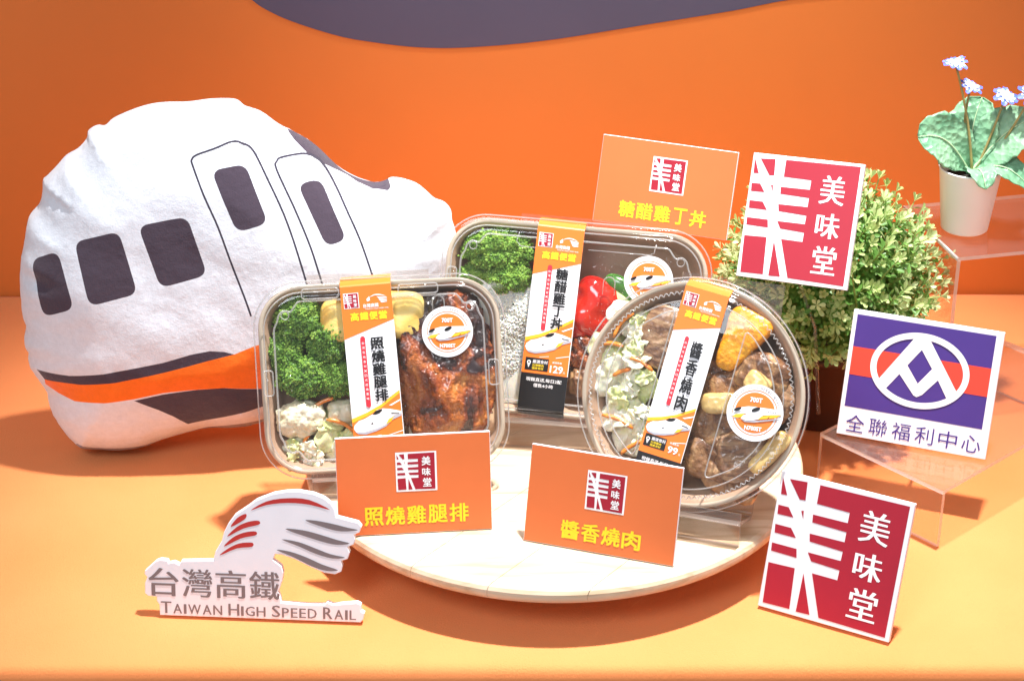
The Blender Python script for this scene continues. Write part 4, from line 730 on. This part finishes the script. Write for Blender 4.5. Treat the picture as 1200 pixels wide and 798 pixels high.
for k in range(16):
    v_ = -.058+.112*(k+.5)/16; umax = math.sqrt(.070**2-v_**2); u_ = -umax+.006+g.uniform(0, 1)*(umax-.038-.15*v_)
    if v_ > .015: u_ = min(u_, -.052)
    cabbage(m3, u_, v_, .0035+g.uniform(0, .004), g.uniform(.012, .021), g.uniform(.013, .024), 200+k, 'small torn piece of pale cabbage in the left part of the round box', 'cabbage' if k % 3 else 'cabbage_green', g.uniform(-1.5, 1.5), 1.2, 'small torn cabbage pieces of the round box')
for k in range(9):
    cabbage(m1, -.085+.058*g.uniform(.05, 1), -.069+.034*g.uniform(0, 1), .005+g.uniform(0, .004), g.uniform(.010, .018), g.uniform(.010, .018), 300+k, 'small torn piece of pale cabbage at the bottom left of the front left box', 'cabbage' if k % 3 else 'cabbage_green', g.uniform(-1.5, 1.5), 1.2, 'small torn cabbage pieces of the front left box')
sticks(m3, [(-.064, .047, .0045, .026, 1.0, .003, 'carrot strip at the top left of the round box'), (-.073, .029, .0045, .022, .1, .002, 'carrot strip lying level near the left rim of the round box'), (-.046, .018, .003, .024, -.35, .002, 'carrot strip pointing at the sleeve of the round box'),
    (-.060, .009, .004, .016, .5, .001, 'short carrot strip in the middle of the cabbage of the round box'), (-.058, -.031, .004, .028, -.25, .002, 'long carrot strip low on the left of the round box'), (-.044, -.050, .005, .020, .7, .001, 'carrot strip just above the front card in the round box')])
food_lump('pork_slice', m3, -.0310, .0420, .0095, (.0185, .006, .0260), 'pork', 'brown pork slice left of the sleeve in the round box', 'pork', 5, 4., (('n', 60, .0018), ('n', 300, .0005)), 3, ry=.15)
food_lump('pumpkin_wedge', m3, .0320, .0480, .0090, (.0150, .0105, .0265), 'pumpkin', 'bright orange pumpkin wedge right of the sleeve in the round box', 'pumpkin', 6, 4.5, (('n', 50, .0010), ('n', 260, .0005)), 4, ry=.30, fn=lambda q: Vector((q.x*(1+q.z*16)+q.z*.12, q.y, q.z)))
mts = [(.052, .024, .011, .0200, .012, .0140, 'meat', .2, 'stewed meat chunk right of the pumpkin in the round box'), (.064, .004, .012, .0150, .010, .0160, 'pork', .5, 'stewed meat slice at the right rim of the round box'), (.030, .010, .012, .0170, .011, .0120, 'meat', -.3, 'stewed meat chunk under the pumpkin in the round box'),
    (.022, -.020, .0120, .0170, .011, .0160, 'meat', .4, 'dark stewed meat chunk close to the sleeve of the round box'), (.047, -.043, .0095, .0190, .012, .0185, 'pork', -.2, 'largest stewed meat chunk, right under the round sticker'), (.022, -.050, .0130, .0180, .011, .0150, 'meat', .1, 'stewed meat chunk at the bottom of the round box'),
    (.064, -.034, .013, .0120, .010, .0140, 'meat', .3, 'stewed meat piece against the lower right rim of the round box'), (.045, -.010, .014, .018, .010, .014, 'meat', .6, 'stewed meat piece hidden behind the round sticker'), (.002, .02, .016, .018, .010, .030, 'meat', 0, 'stewed meat piece under the sleeve of the round box'), (-.010, -.02, .016, .02, .01, .03, 'meat', 0, 'stewed meat piece under the lower sleeve of the round box'), (.040, -.066, .015, .02, .009, .010, 'meat', .3, 'stewed meat piece at the bottom right rim of the round box')]
for i, (u, v, y, a, b_, c, mt, ry, lb) in enumerate(mts): food_lump('meat_chunk', m3, u, v, y, (a*1.12, b_*.8, c*1.1), mt, lb, 'stewed meat', 5, 3.2, (('n', 42, .0042), ('r', 95, .0016), ('n', 300, .0009)), 31+i, ry, group='stewed meat chunks')
for i, (u, v, y, a, b_, c, ry, lb) in enumerate([(.052, .016, .000, .0110, .006, .0085, .5, 'small yellow potato wedge above the round sticker'), (.024, -.003, .002, .0160, .007, .0085, -.15, 'yellow potato wedge between sleeve and round sticker'), (.068, -.036, .002, .0075, .006, .0200, .65, 'long yellow potato wedge at the lower right rim of the round box')]):
    food_lump('potato_wedge', m3, u, v, y, (a, b_, c), 'potato', lb, 'potato', 5, 3.6, (('n', 70, .0018), ('n', 300, .0004)), 51+i, ry, group='potato wedges')
# steam drops under the lids
def drops(m4, n, us, vs, y, seed, box_):
    g = np.random.default_rng(seed); V0, F0 = ico(1); VV = []; FF = []
    for k in range(n):
        r_ = g.uniform(.00018, .0005); P = V0*np.array([r_, r_*.5, r_]) + np.array([g.uniform(*us), y, g.uniform(*vs)]); FF += [tuple(i+len(VV) for i in f) for f in F0]; VV += P.tolist()
    o = mesh_obj('steam_drops', VV, FF, M['lid_edge'], box_, True); tag(o, kind='stuff')
drops(m2, 330, (.012, .085), (-.01, .062), -.0070, 1, b2); drops(m1, 160, (-.08, .08), (-.06, .065), -.0070, 2, b1); drops(m3, 160, (-.06, .07), (-.05, .05), -.0080, 3, b3)

# ------------------------------------------------------------ train cushion
def cushion():
    sc = .977; dz = .0206
    root = empty('train_cushion', pose((-.2440, 1.5630, .0015), .06, .16), 'large white plush train cushion with dark windows and an orange stripe, at the left', 'plush cushion')
    fx = lambda Pn: [(a*sc, (b_+dz)*sc) for a, b_ in Pn]
    O = D['T']; i0 = next(i for i, p_ in enumerate(O) if p_ == [.2019, .1586]); i1 = next(i for i, p_ in enumerate(O) if p_ == [-.0086, -.0016])
    O = O[:i0+1] + [[.1966, .130], [.186, .100], [.160, .068], [.120, .047], [.080, .040], [.050, .026], [.020, .004]] + O[i1:]
    outl = catmull(fx(O), 5)
    regs = []   # name, material, polygon (first match wins)
    for P in D['Twin']: regs.append(('window', 'plush_dark', rpoly(fx(P), .009, 6)))
    for P in D['Tline']:
        C = [Vector(v) for v in catmull(fx(P), 4, False)]; L = []; Rr = []
        for i, c in enumerate(C):
            d = (C[min(i+1, len(C)-1)]-C[max(i-1, 0)]).normalized(); nn = Vector((-d.y, d.x))*.00085; L.append(tuple(c+nn)); Rr.append(tuple(c-nn))
        regs.append(('door_outline', 'plush_line', L+Rr[::-1]))
    def clipfan(P): return P
    regs.append(('windscreen', 'plush_dark', rpoly(fx(D['Tshield']), .0012, 2)))
    regs.append(('dark_stripe', 'plush_dark', fx(D['Tblack']))); regs.append(('lower_dark_panel', 'plush_dark', fx(D['Tblock'])))
    regs.append(('orange_stripe', 'plush_orange', fx(D['Torange'])))
    regs.append(('underside_shade', 'plush_shade', fx(catmull([(-.152, -.006), (-.137, -.0105), (-.1027, -.0115), (-.077, -.0078), (-.051, -.0002), (-.031, .006), (.019, .0125), (.066, .0160)], 4, False) + [(.09, .016), (.09, -.04), (-.18, -.04)])))  # white gusset under the cushion; its shade is painted in as darker grey plush
    A = np.array(outl); B = np.roll(A, -1, 0)
    def inside(Pt, poly):
        x, y = Pt[:, 0], Pt[:, 1]; c = np.zeros(len(Pt), bool); Q = np.array(poly); Q2 = np.roll(Q, -1, 0)
        for (x1, y1), (x2, y2) in zip(Q, Q2):
            if y1 == y2: continue
            m_ = ((y1 > y) != (y2 > y)) & (x < (x2-x1)*(y-y1)/(y2-y1)+x1); c ^= m_
        return c
    st = .0032; gx, gz = np.meshgrid(np.arange(A[:, 0].min(), A[:, 0].max(), st), np.arange(A[:, 1].min(), A[:, 1].max(), st)); G = np.c_[gx.ravel(), gz.ravel()]; G += rng.uniform(-.0004, .0004, G.shape)
    def dist(Pt):
        best = np.full(len(Pt), 9.); arg = np.zeros(len(Pt), int)
        for k, (a, b_) in enumerate(zip(A, B)):
            ab = b_-a; t_ = np.clip(((Pt-a)@ab)/(ab@ab+1e-12), 0, 1); d = np.hypot(*(Pt-(a+t_[:, None]*ab)).T); m_ = d < best; best[m_] = d[m_]; arg[m_] = k
        return best, arg
    G = G[inside(G, A)]; dg, _ = dist(G); G = G[dg > .0012]
    verts = [Vector(p_) for p_ in outl]; edges = [(i, (i+1) % len(outl)) for i in range(len(outl))]
    for nme, mt, P in regs:
        # densify, keep inside part
        Q = []
        for i in range(len(P)):
            a, b_ = Vector(P[i]), Vector(P[(i+1) % len(P)]); n_ = max(1, int((b_-a).length/.003)); Q += [a.lerp(b_, k/n_) for k in range(n_)]
        n0 = len(verts); verts += Q; edges += [(n0+i, n0+(i+1) % len(Q)) for i in range(len(Q))]
    verts += [Vector(p_) for p_ in G]
    r_ = geometry.delaunay_2d_cdt(verts, edges, [], 0, 1e-6, False); V2 = np.array([v[:] for v in r_[0]]); Fc = np.array([f for f in r_[2]])
    cen = V2[Fc].mean(1); ok = inside(cen, A); Fc = Fc[ok]; cen = cen[ok]
    d, ar = dist(V2); onb = d < 1e-5
    x, z = V2[:, 0], V2[:, 1]
    T1 = .050; L1 = .070; tt_ = np.clip(d/L1, 0, 1); h = T1*np.sqrt(np.clip(1-(1-tt_)**2.2, 0, 1))
    rad = np.hypot((x+.03)/.2, (z-.14)/.16); h += .014*np.clip(1-rad**2, 0, 1)*tt_
    puck = np.array([noise.noise(Vector((k*.055, 3.1, 0)))+.6*noise.noise(Vector((k*.15, 9.1, 0))) for k in range(len(A))])
    fade = np.exp(-((d-.016)/.016)**2)
    big = np.array([noise.noise(Vector((a*11, b_*11, 1.)))*.0045 + noise.noise(Vector((a*28+b_*9, b_*28, 4.)))*.0017 for a, b_ in V2])
    h += (.0085*puck[ar]*fade*np.clip((z-.07)/.1, .25, 1) + big*tt_)
    h[onb] = 0
    front = np.c_[x, -h, z]; hb = T1*.75*np.sqrt(np.clip(1-(1-tt_)**2.2, 0, 1)); hb[onb] = 0; back = np.c_[x, hb, z]
    lab = np.full(len(Fc), -1)
    for i, (nme, mt, P) in enumerate(regs):
        m_ = inside(cen, P) & (lab < 0); lab[m_] = i
    def sub(name, idx, mat, VV):
        f = Fc[idx]; u, inv = np.unique(f, return_inverse=True); return mesh_obj(name, VV[u].tolist(), inv.reshape(-1, 3).tolist(), M[mat], root, True)
    # orientation: front faces -Y
    a_ = V2[Fc[0][1]]-V2[Fc[0][0]]; b_ = V2[Fc[0][2]]-V2[Fc[0][0]]
    if a_[0]*b_[1]-a_[1]*b_[0] < 0: Fc = Fc[:, ::-1]
    # body: white front plus back in one mesh, welded at the seam
    wf = Fc[lab < 0]; nb = len(V2); Vb = np.concatenate([front, back]); bk_idx = np.arange(nb)+nb; bk_idx[onb] = np.arange(nb)[onb]
    Fb = np.concatenate([wf, bk_idx[Fc][:, ::-1]]); u, inv = np.unique(Fb, return_inverse=True)
    mesh_obj('cushion_body', Vb[u].tolist(), inv.reshape(-1, 3).tolist(), M['plush_white'], root, True)
    for i, (nme, mt, P) in enumerate(regs):
        if (lab == i).any(): sub(nme, lab == i, mt, front)
    return root
cushion()

# ------------------------------------------------------------ bushy plant
def leafmat(name, c1, c2, tr=.35):
    m, nt, b = nm(name); t = tex(nt, 'Noise', 25, 3); gcol = ramp(nt, t.outputs['Fac'], [(.35, c1), (.65, c2)]); nt.links.new(gcol, b.inputs['Base Color'])
    b.inputs['Roughness'].default_value = .42; tl = nt.nodes.new('ShaderNodeBsdfTranslucent'); nt.links.new(gcol, tl.inputs[0])
    mx = nt.nodes.new('ShaderNodeMixShader'); mx.inputs[0].default_value = tr; out = nt.nodes['Material Output']
    nt.links.new(b.outputs[0], mx.inputs[1]); nt.links.new(tl.outputs[0], mx.inputs[2]); nt.links.new(mx.outputs[0], out.inputs[0]); return m
M['leaf'] = leafmat('plant_leaf', (.10, .25, .04), (.23, .42, .10)); M['leaf_tip'] = leafmat('plant_tip_leaf', (.44, .58, .20), (.70, .80, .44)); M['stem'] = simple('plant_stem', (.30, .36, .10), .5)
def leaf_shape(L=.0118, w=.0042):
    V = [(0, 0, 0)]; F = []
    prof_ = [(.25, .28), (.5, .72), (.72, 1.), (.9, .78)]
    for t_, ww in prof_:
        z = -.10*L*t_*t_ ; V += [(-w/2*ww, t_*L, z+.0007*ww), (0, t_*L, z), (w/2*ww, t_*L, z+.0007*ww)]
    V.append((0, L, -.1*L)); F = [(0, 2, 1), (0, 3, 2)]
    for k in range(3):
        a = 1+3*k; F += [(a, a+1, a+4, a+3), (a+1, a+2, a+5, a+4)]
    F += [(10, 11, 13), (11, 12, 13)]; return np.array(V), F
bc = Vector((.287, 1.622, .142)); plant = empty('bushy_plant', T(bc.x, bc.y, 0), 'bushy artificial plant with small light green leaves, in a brown pot behind a plaque', 'potted plant')
lathe('pot', [(.034, .0005), (.046, .072), (.050, .073), (.050, .082), (.046, .082), (.0445, .074), (0, .074)], 48, simple('brown_pot', (.07, .03, .02), .45, .05, 30), plant)
LV, LF = leaf_shape(); frames = []; SV = []; SF = []
g = np.random.default_rng(11); nsp = 760
for i in range(nsp):
    # fibonacci directions with jitter
    zz = 1-2*(i+.5)/nsp; 
    if zz < -.80: continue
    ph = i*2.39996; d = Vector((math.sqrt(1-zz*zz)*math.cos(ph), math.sqrt(1-zz*zz)*math.sin(ph), zz)); d = (d+Vector(g.normal(0, .08, 3))).normalized()
    lumpy = 1+.16*noise.noise(d*2.6+Vector((3, 1, 7)))+g.uniform(-.20, .09)
    tip = Vector((d.x*.099, d.y*.097, d.z*.094 if d.z > 0 else d.z*.075))*lumpy
    Ls = g.uniform(.036, .052); grow = (d*1.0+Vector((0, 0, .35))+Vector(g.normal(0, .22, 3))).normalized(); base = tip-grow*Ls
    v_, f_ = tube_arrays([base, base.lerp(tip, .5)+Vector(g.normal(0, .001, 3)), tip], [.0009, .0008, .0005], 4); n0 = len(SV); SV += v_; SF += [tuple(k+n0 for k in ff) for ff in f_]
    side = grow.orthogonal().normalized(); q0 = g.uniform(0, 3)
    W_ = 6
    for wv in range(W_+1):
        t_ = .12+.88*wv/W_; pos = base.lerp(tip, t_); last = wv == W_; nl = 5 if last else 2
        for k in range(nl):
            a = q0+wv*1.57+k*2*math.pi/nl; out = (Matrix.Rotation(a, 3, grow) @ side); tilt = g.uniform(.35, .7) if last else g.uniform(.75, 1.25)
            dr = (grow*math.cos(tilt)+out*math.sin(tilt)).normalized(); up = (grow*math.sin(tilt)-out*math.cos(tilt)).normalized(); xx = dr.cross(up)
            s_ = g.uniform(.66, 1.0)*(.95 if last else 1.0+.25*(1-t_)); m_ = Matrix((xx*s_, dr*s_, up*s_)).transposed()
            frames.append((pos.copy(), m_, 1 if (last or wv == W_-1 and g.random() < .5) else 0))
mesh_obj('stems', SV, SF, M['stem'], plant)['kind'] = 'stuff'
camp = Vector((0, 0, .9)) - Vector((bc.x, bc.y, 0))
def score(fr):
    p_ = fr[0]+Vector((0, 0, bc.z)); return (p_-camp).length + (.05 if (p_.x < .0 and p_.z > .13) else 0)
order = sorted(range(len(frames)), key=lambda i: score(frames[i]))
me_leaf = {}
for k in (0, 1):
    me = bpy.data.meshes.new('leaf'); me.from_pydata(LV.tolist(), [], LF); me.materials.append(M['leaf_tip' if k else 'leaf']); me.polygons.foreach_set('use_smooth', [True]*len(me.polygons)); me_leaf[k] = me
picked = set(order[:300])
for i in order[:300]:
    pos, m_, kk = frames[i]; o = bpy.data.objects.new('leaf', me_leaf[kk]); COL.objects.link(o); o.parent = plant; mm = m_.to_4x4(); mm.translation = pos+Vector((0, 0, bc.z)); o.matrix_local = mm
VV = []; FF = []; MI = []
for i, (pos, m_, kk) in enumerate(frames):
    if i in picked: continue
    P = LV @ np.array(m_).T + np.array(pos); n0 = len(VV); VV += P.tolist(); FF += [tuple(q_+n0 for q_ in f) for f in LF]; MI += [kk]*len(LF)
o = mesh_obj('foliage', VV, FF, None, plant, True, [M['leaf'], M['leaf_tip']], MI); o.location = (0, 0, bc.z); o['kind'] = 'stuff'
plant.children[0]
for ch in plant.children:
    if ch.name.startswith('stems'): ch.location = (0, 0, bc.z)

# ------------------------------------------------------------ potted blue flowers
fp = empty('potted_flower', T(.4185, 1.668, .1703), 'white pot with broad grey green leaves and small blue flowers, on the tall clear riser', 'potted flower')
potm = simple('white_pot', (.93, .93, .93), .45, .01, 20, .05, 300)
lathe('pot', [(0, .0003), (.0195, .0003), (.0215, .002), (.0282, .060), (.0290, .0615), (.0280, .0620), (.0268, .059), (.0262, .052), (0, .052)], 48, potm, fp)
soil = lump('soil', (.0236, .0236, .005), simple('dark_soil', (.02, .016, .012), .9, .4, 200, .8, 300, .003), 4, 2, (('n', 160, .0016),), 3, None, fp); soil.location = (0, 0, .050)
lm = leafmat('broad_leaf', (.14, .36, .20), (.36, .62, .38), .12)
ntl = lm.node_tree; bp_ = ntl.nodes['Principled BSDF']; bump(ntl, bp_, tex(ntl, 'Voronoi', 190).outputs['Distance'], .6, .0025)
M['broad'] = lm; M['petal'] = simple('blue_petal', (.10, .17, .80), .5, .3, 160); M['petal_w'] = simple('pale_petal', (.74, .78, .92), .5, .06, 200); M['fstem'] = simple('flower_stem', (.36, .28, .10), .5, .2, 80); M['vein'] = simple('leaf_vein', (.50, .66, .40), .5)
def broad_leaf(end, bendv, w, twist=0., seed=0):
    n, k_ = 18, 8; V = []; F = []; st_ = Vector((0, 0, .055)); E_ = Vector(end); Bv = Vector(bendv)
    pts = [st_.lerp(E_, t_/n)+Bv*math.sin(math.pi*min(1, t_/n*1.0)) for t_ in range(n+1)]
    for i in range(n+1):
        t_ = i/n; d = (pts[min(i+1, n)]-pts[max(i-1, 0)]).normalized(); s = d.cross(Vector((0, -.35, 1))).normalized(); s = Matrix.Rotation(twist, 3, d) @ s; u = s.cross(d).normalized()
        ww = w*(.12+.88*math.sin(math.pi*min(1, max(0, (t_-.08)/.98))**.85)**.75) if t_ < 1 else w*.05
        ww *= 1+.05*math.sin(t_*38+seed)
        for k in range(-k_, k_+1):
            a = k/k_; V.append(pts[i]+s*a*ww + u*(abs(a)**1.5*ww*.28+.0010*math.sin(t_*14+seed+abs(a)*4)*abs(a)+.0004*math.sin(abs(a)*9-t_*30)))
    m_ = 2*k_+1
    for i in range(n):
        for k in range(m_-1): F.append((i*m_+k, i*m_+k+1, (i+1)*m_+k+1, (i+1)*m_+k))
    o = mesh_obj('leaf', V, F, M['broad'], fp, True); sm = o.modifiers.new('t', 'SOLIDIFY'); sm.thickness = .0007
    v_, f_ = tube_arrays([p_+Vector((0, -.0006, .0006)) for p_ in pts], [.0011*(1-.8*i/n) for i in range(n+1)], 5); mesh_obj('leaf_vein', v_, f_, M['vein'], o, True)
broad_leaf((-.053, -.010, .094), (0, 0, .014), .0235, -.7, 1)
broad_leaf((.010, .028, .118), (-.004, 0, .004), .0235, -.1, 2)
broad_leaf((.054, .010, .104), (.0, 0, .010), .0235, .4, 3)
broad_leaf((.052, -.022, .048), (0, 0, .014), .0150, .1, 4)
broad_leaf((.006, -.038, .055), (0, -.004, .012), .0130, 0., 5)
broad_leaf((.030, .024, .100), (.006, 0, .010), .0170, .3, 6)
def flower(p0, p1, facing, r, seed, bend=.004):
    p0, p1 = Vector(p0), Vector(p1); f_ = Vector(facing).normalized(); g_ = np.random.default_rng(seed)
    pth = [p0.lerp(p1, k/8)+Vector((bend, 0, 0))*math.sin(math.pi*k/8) for k in range(9)]
    tube('flower_stem', pth, [.0013-.0003*k/8 for k in range(9)], M['fstem'], fp, 7)
    t = empty('flower', T(*p1)); t.parent = fp; t.matrix_local = T(*p1)
    side = f_.orthogonal().normalized()
    hd = lump('flower_centre', (.0024, .0024, .0024), M['petal_w'], 2, 2, (), 0, None, t); hd.location = f_*.001
    tube('flower_base', [-f_*.0035, Vector((0, 0, 0))], [.001, .0021], M['fstem'], t, 7)
    np_ = 9
    for k in range(np_):
        a = 2*math.pi*k/np_+g_.uniform(-.15, .15); o_ = Matrix.Rotation(a, 3, f_) @ side; s = f_.cross(o_); V = []; F = []; L = r*g_.uniform(.88, 1.1); drp = g_.uniform(-.15, .30); MI = []
        for i in range(8):
            t_ = i/7; w = .0030*(.35+.65*math.sin(math.pi*(.12+.74*t_)))*r/.0115
            c = o_*L*t_ - f_*(drp*L*t_*t_) + f_*.001
            V += [c-s*w+f_*.0006, c-s*w*.35-f_*.0001, c+s*w*.35-f_*.0001, c+s*w+f_*.0006]
        for i in range(7):
            for q_ in range(3): F.append((i*4+q_, i*4+q_+1, i*4+q_+5, i*4+q_+4)); MI.append(1 if (q_ == 1 and i > 1) or i >= 5 else 0)
        mesh_obj('petal', V, F, None, t, True, [M['petal_w'], M['petal']], MI)
flower((.001, -.004, .055), (-.022, .008, .157), (-.05, -.15, 1), .0115, 1, .003)
flower((-.003, .002, .055), (-.006, .010, .135), (.25, -.3, 1), .0108, 2, -.004)
flower((.004, .000, .055), (.026, .008, .126), (.3, -.5, 1), .0125, 3, .001)
flower((.010, .002, .055), (.049, .006, .128), (.4, -.5, 1), .0135, 4, .002)
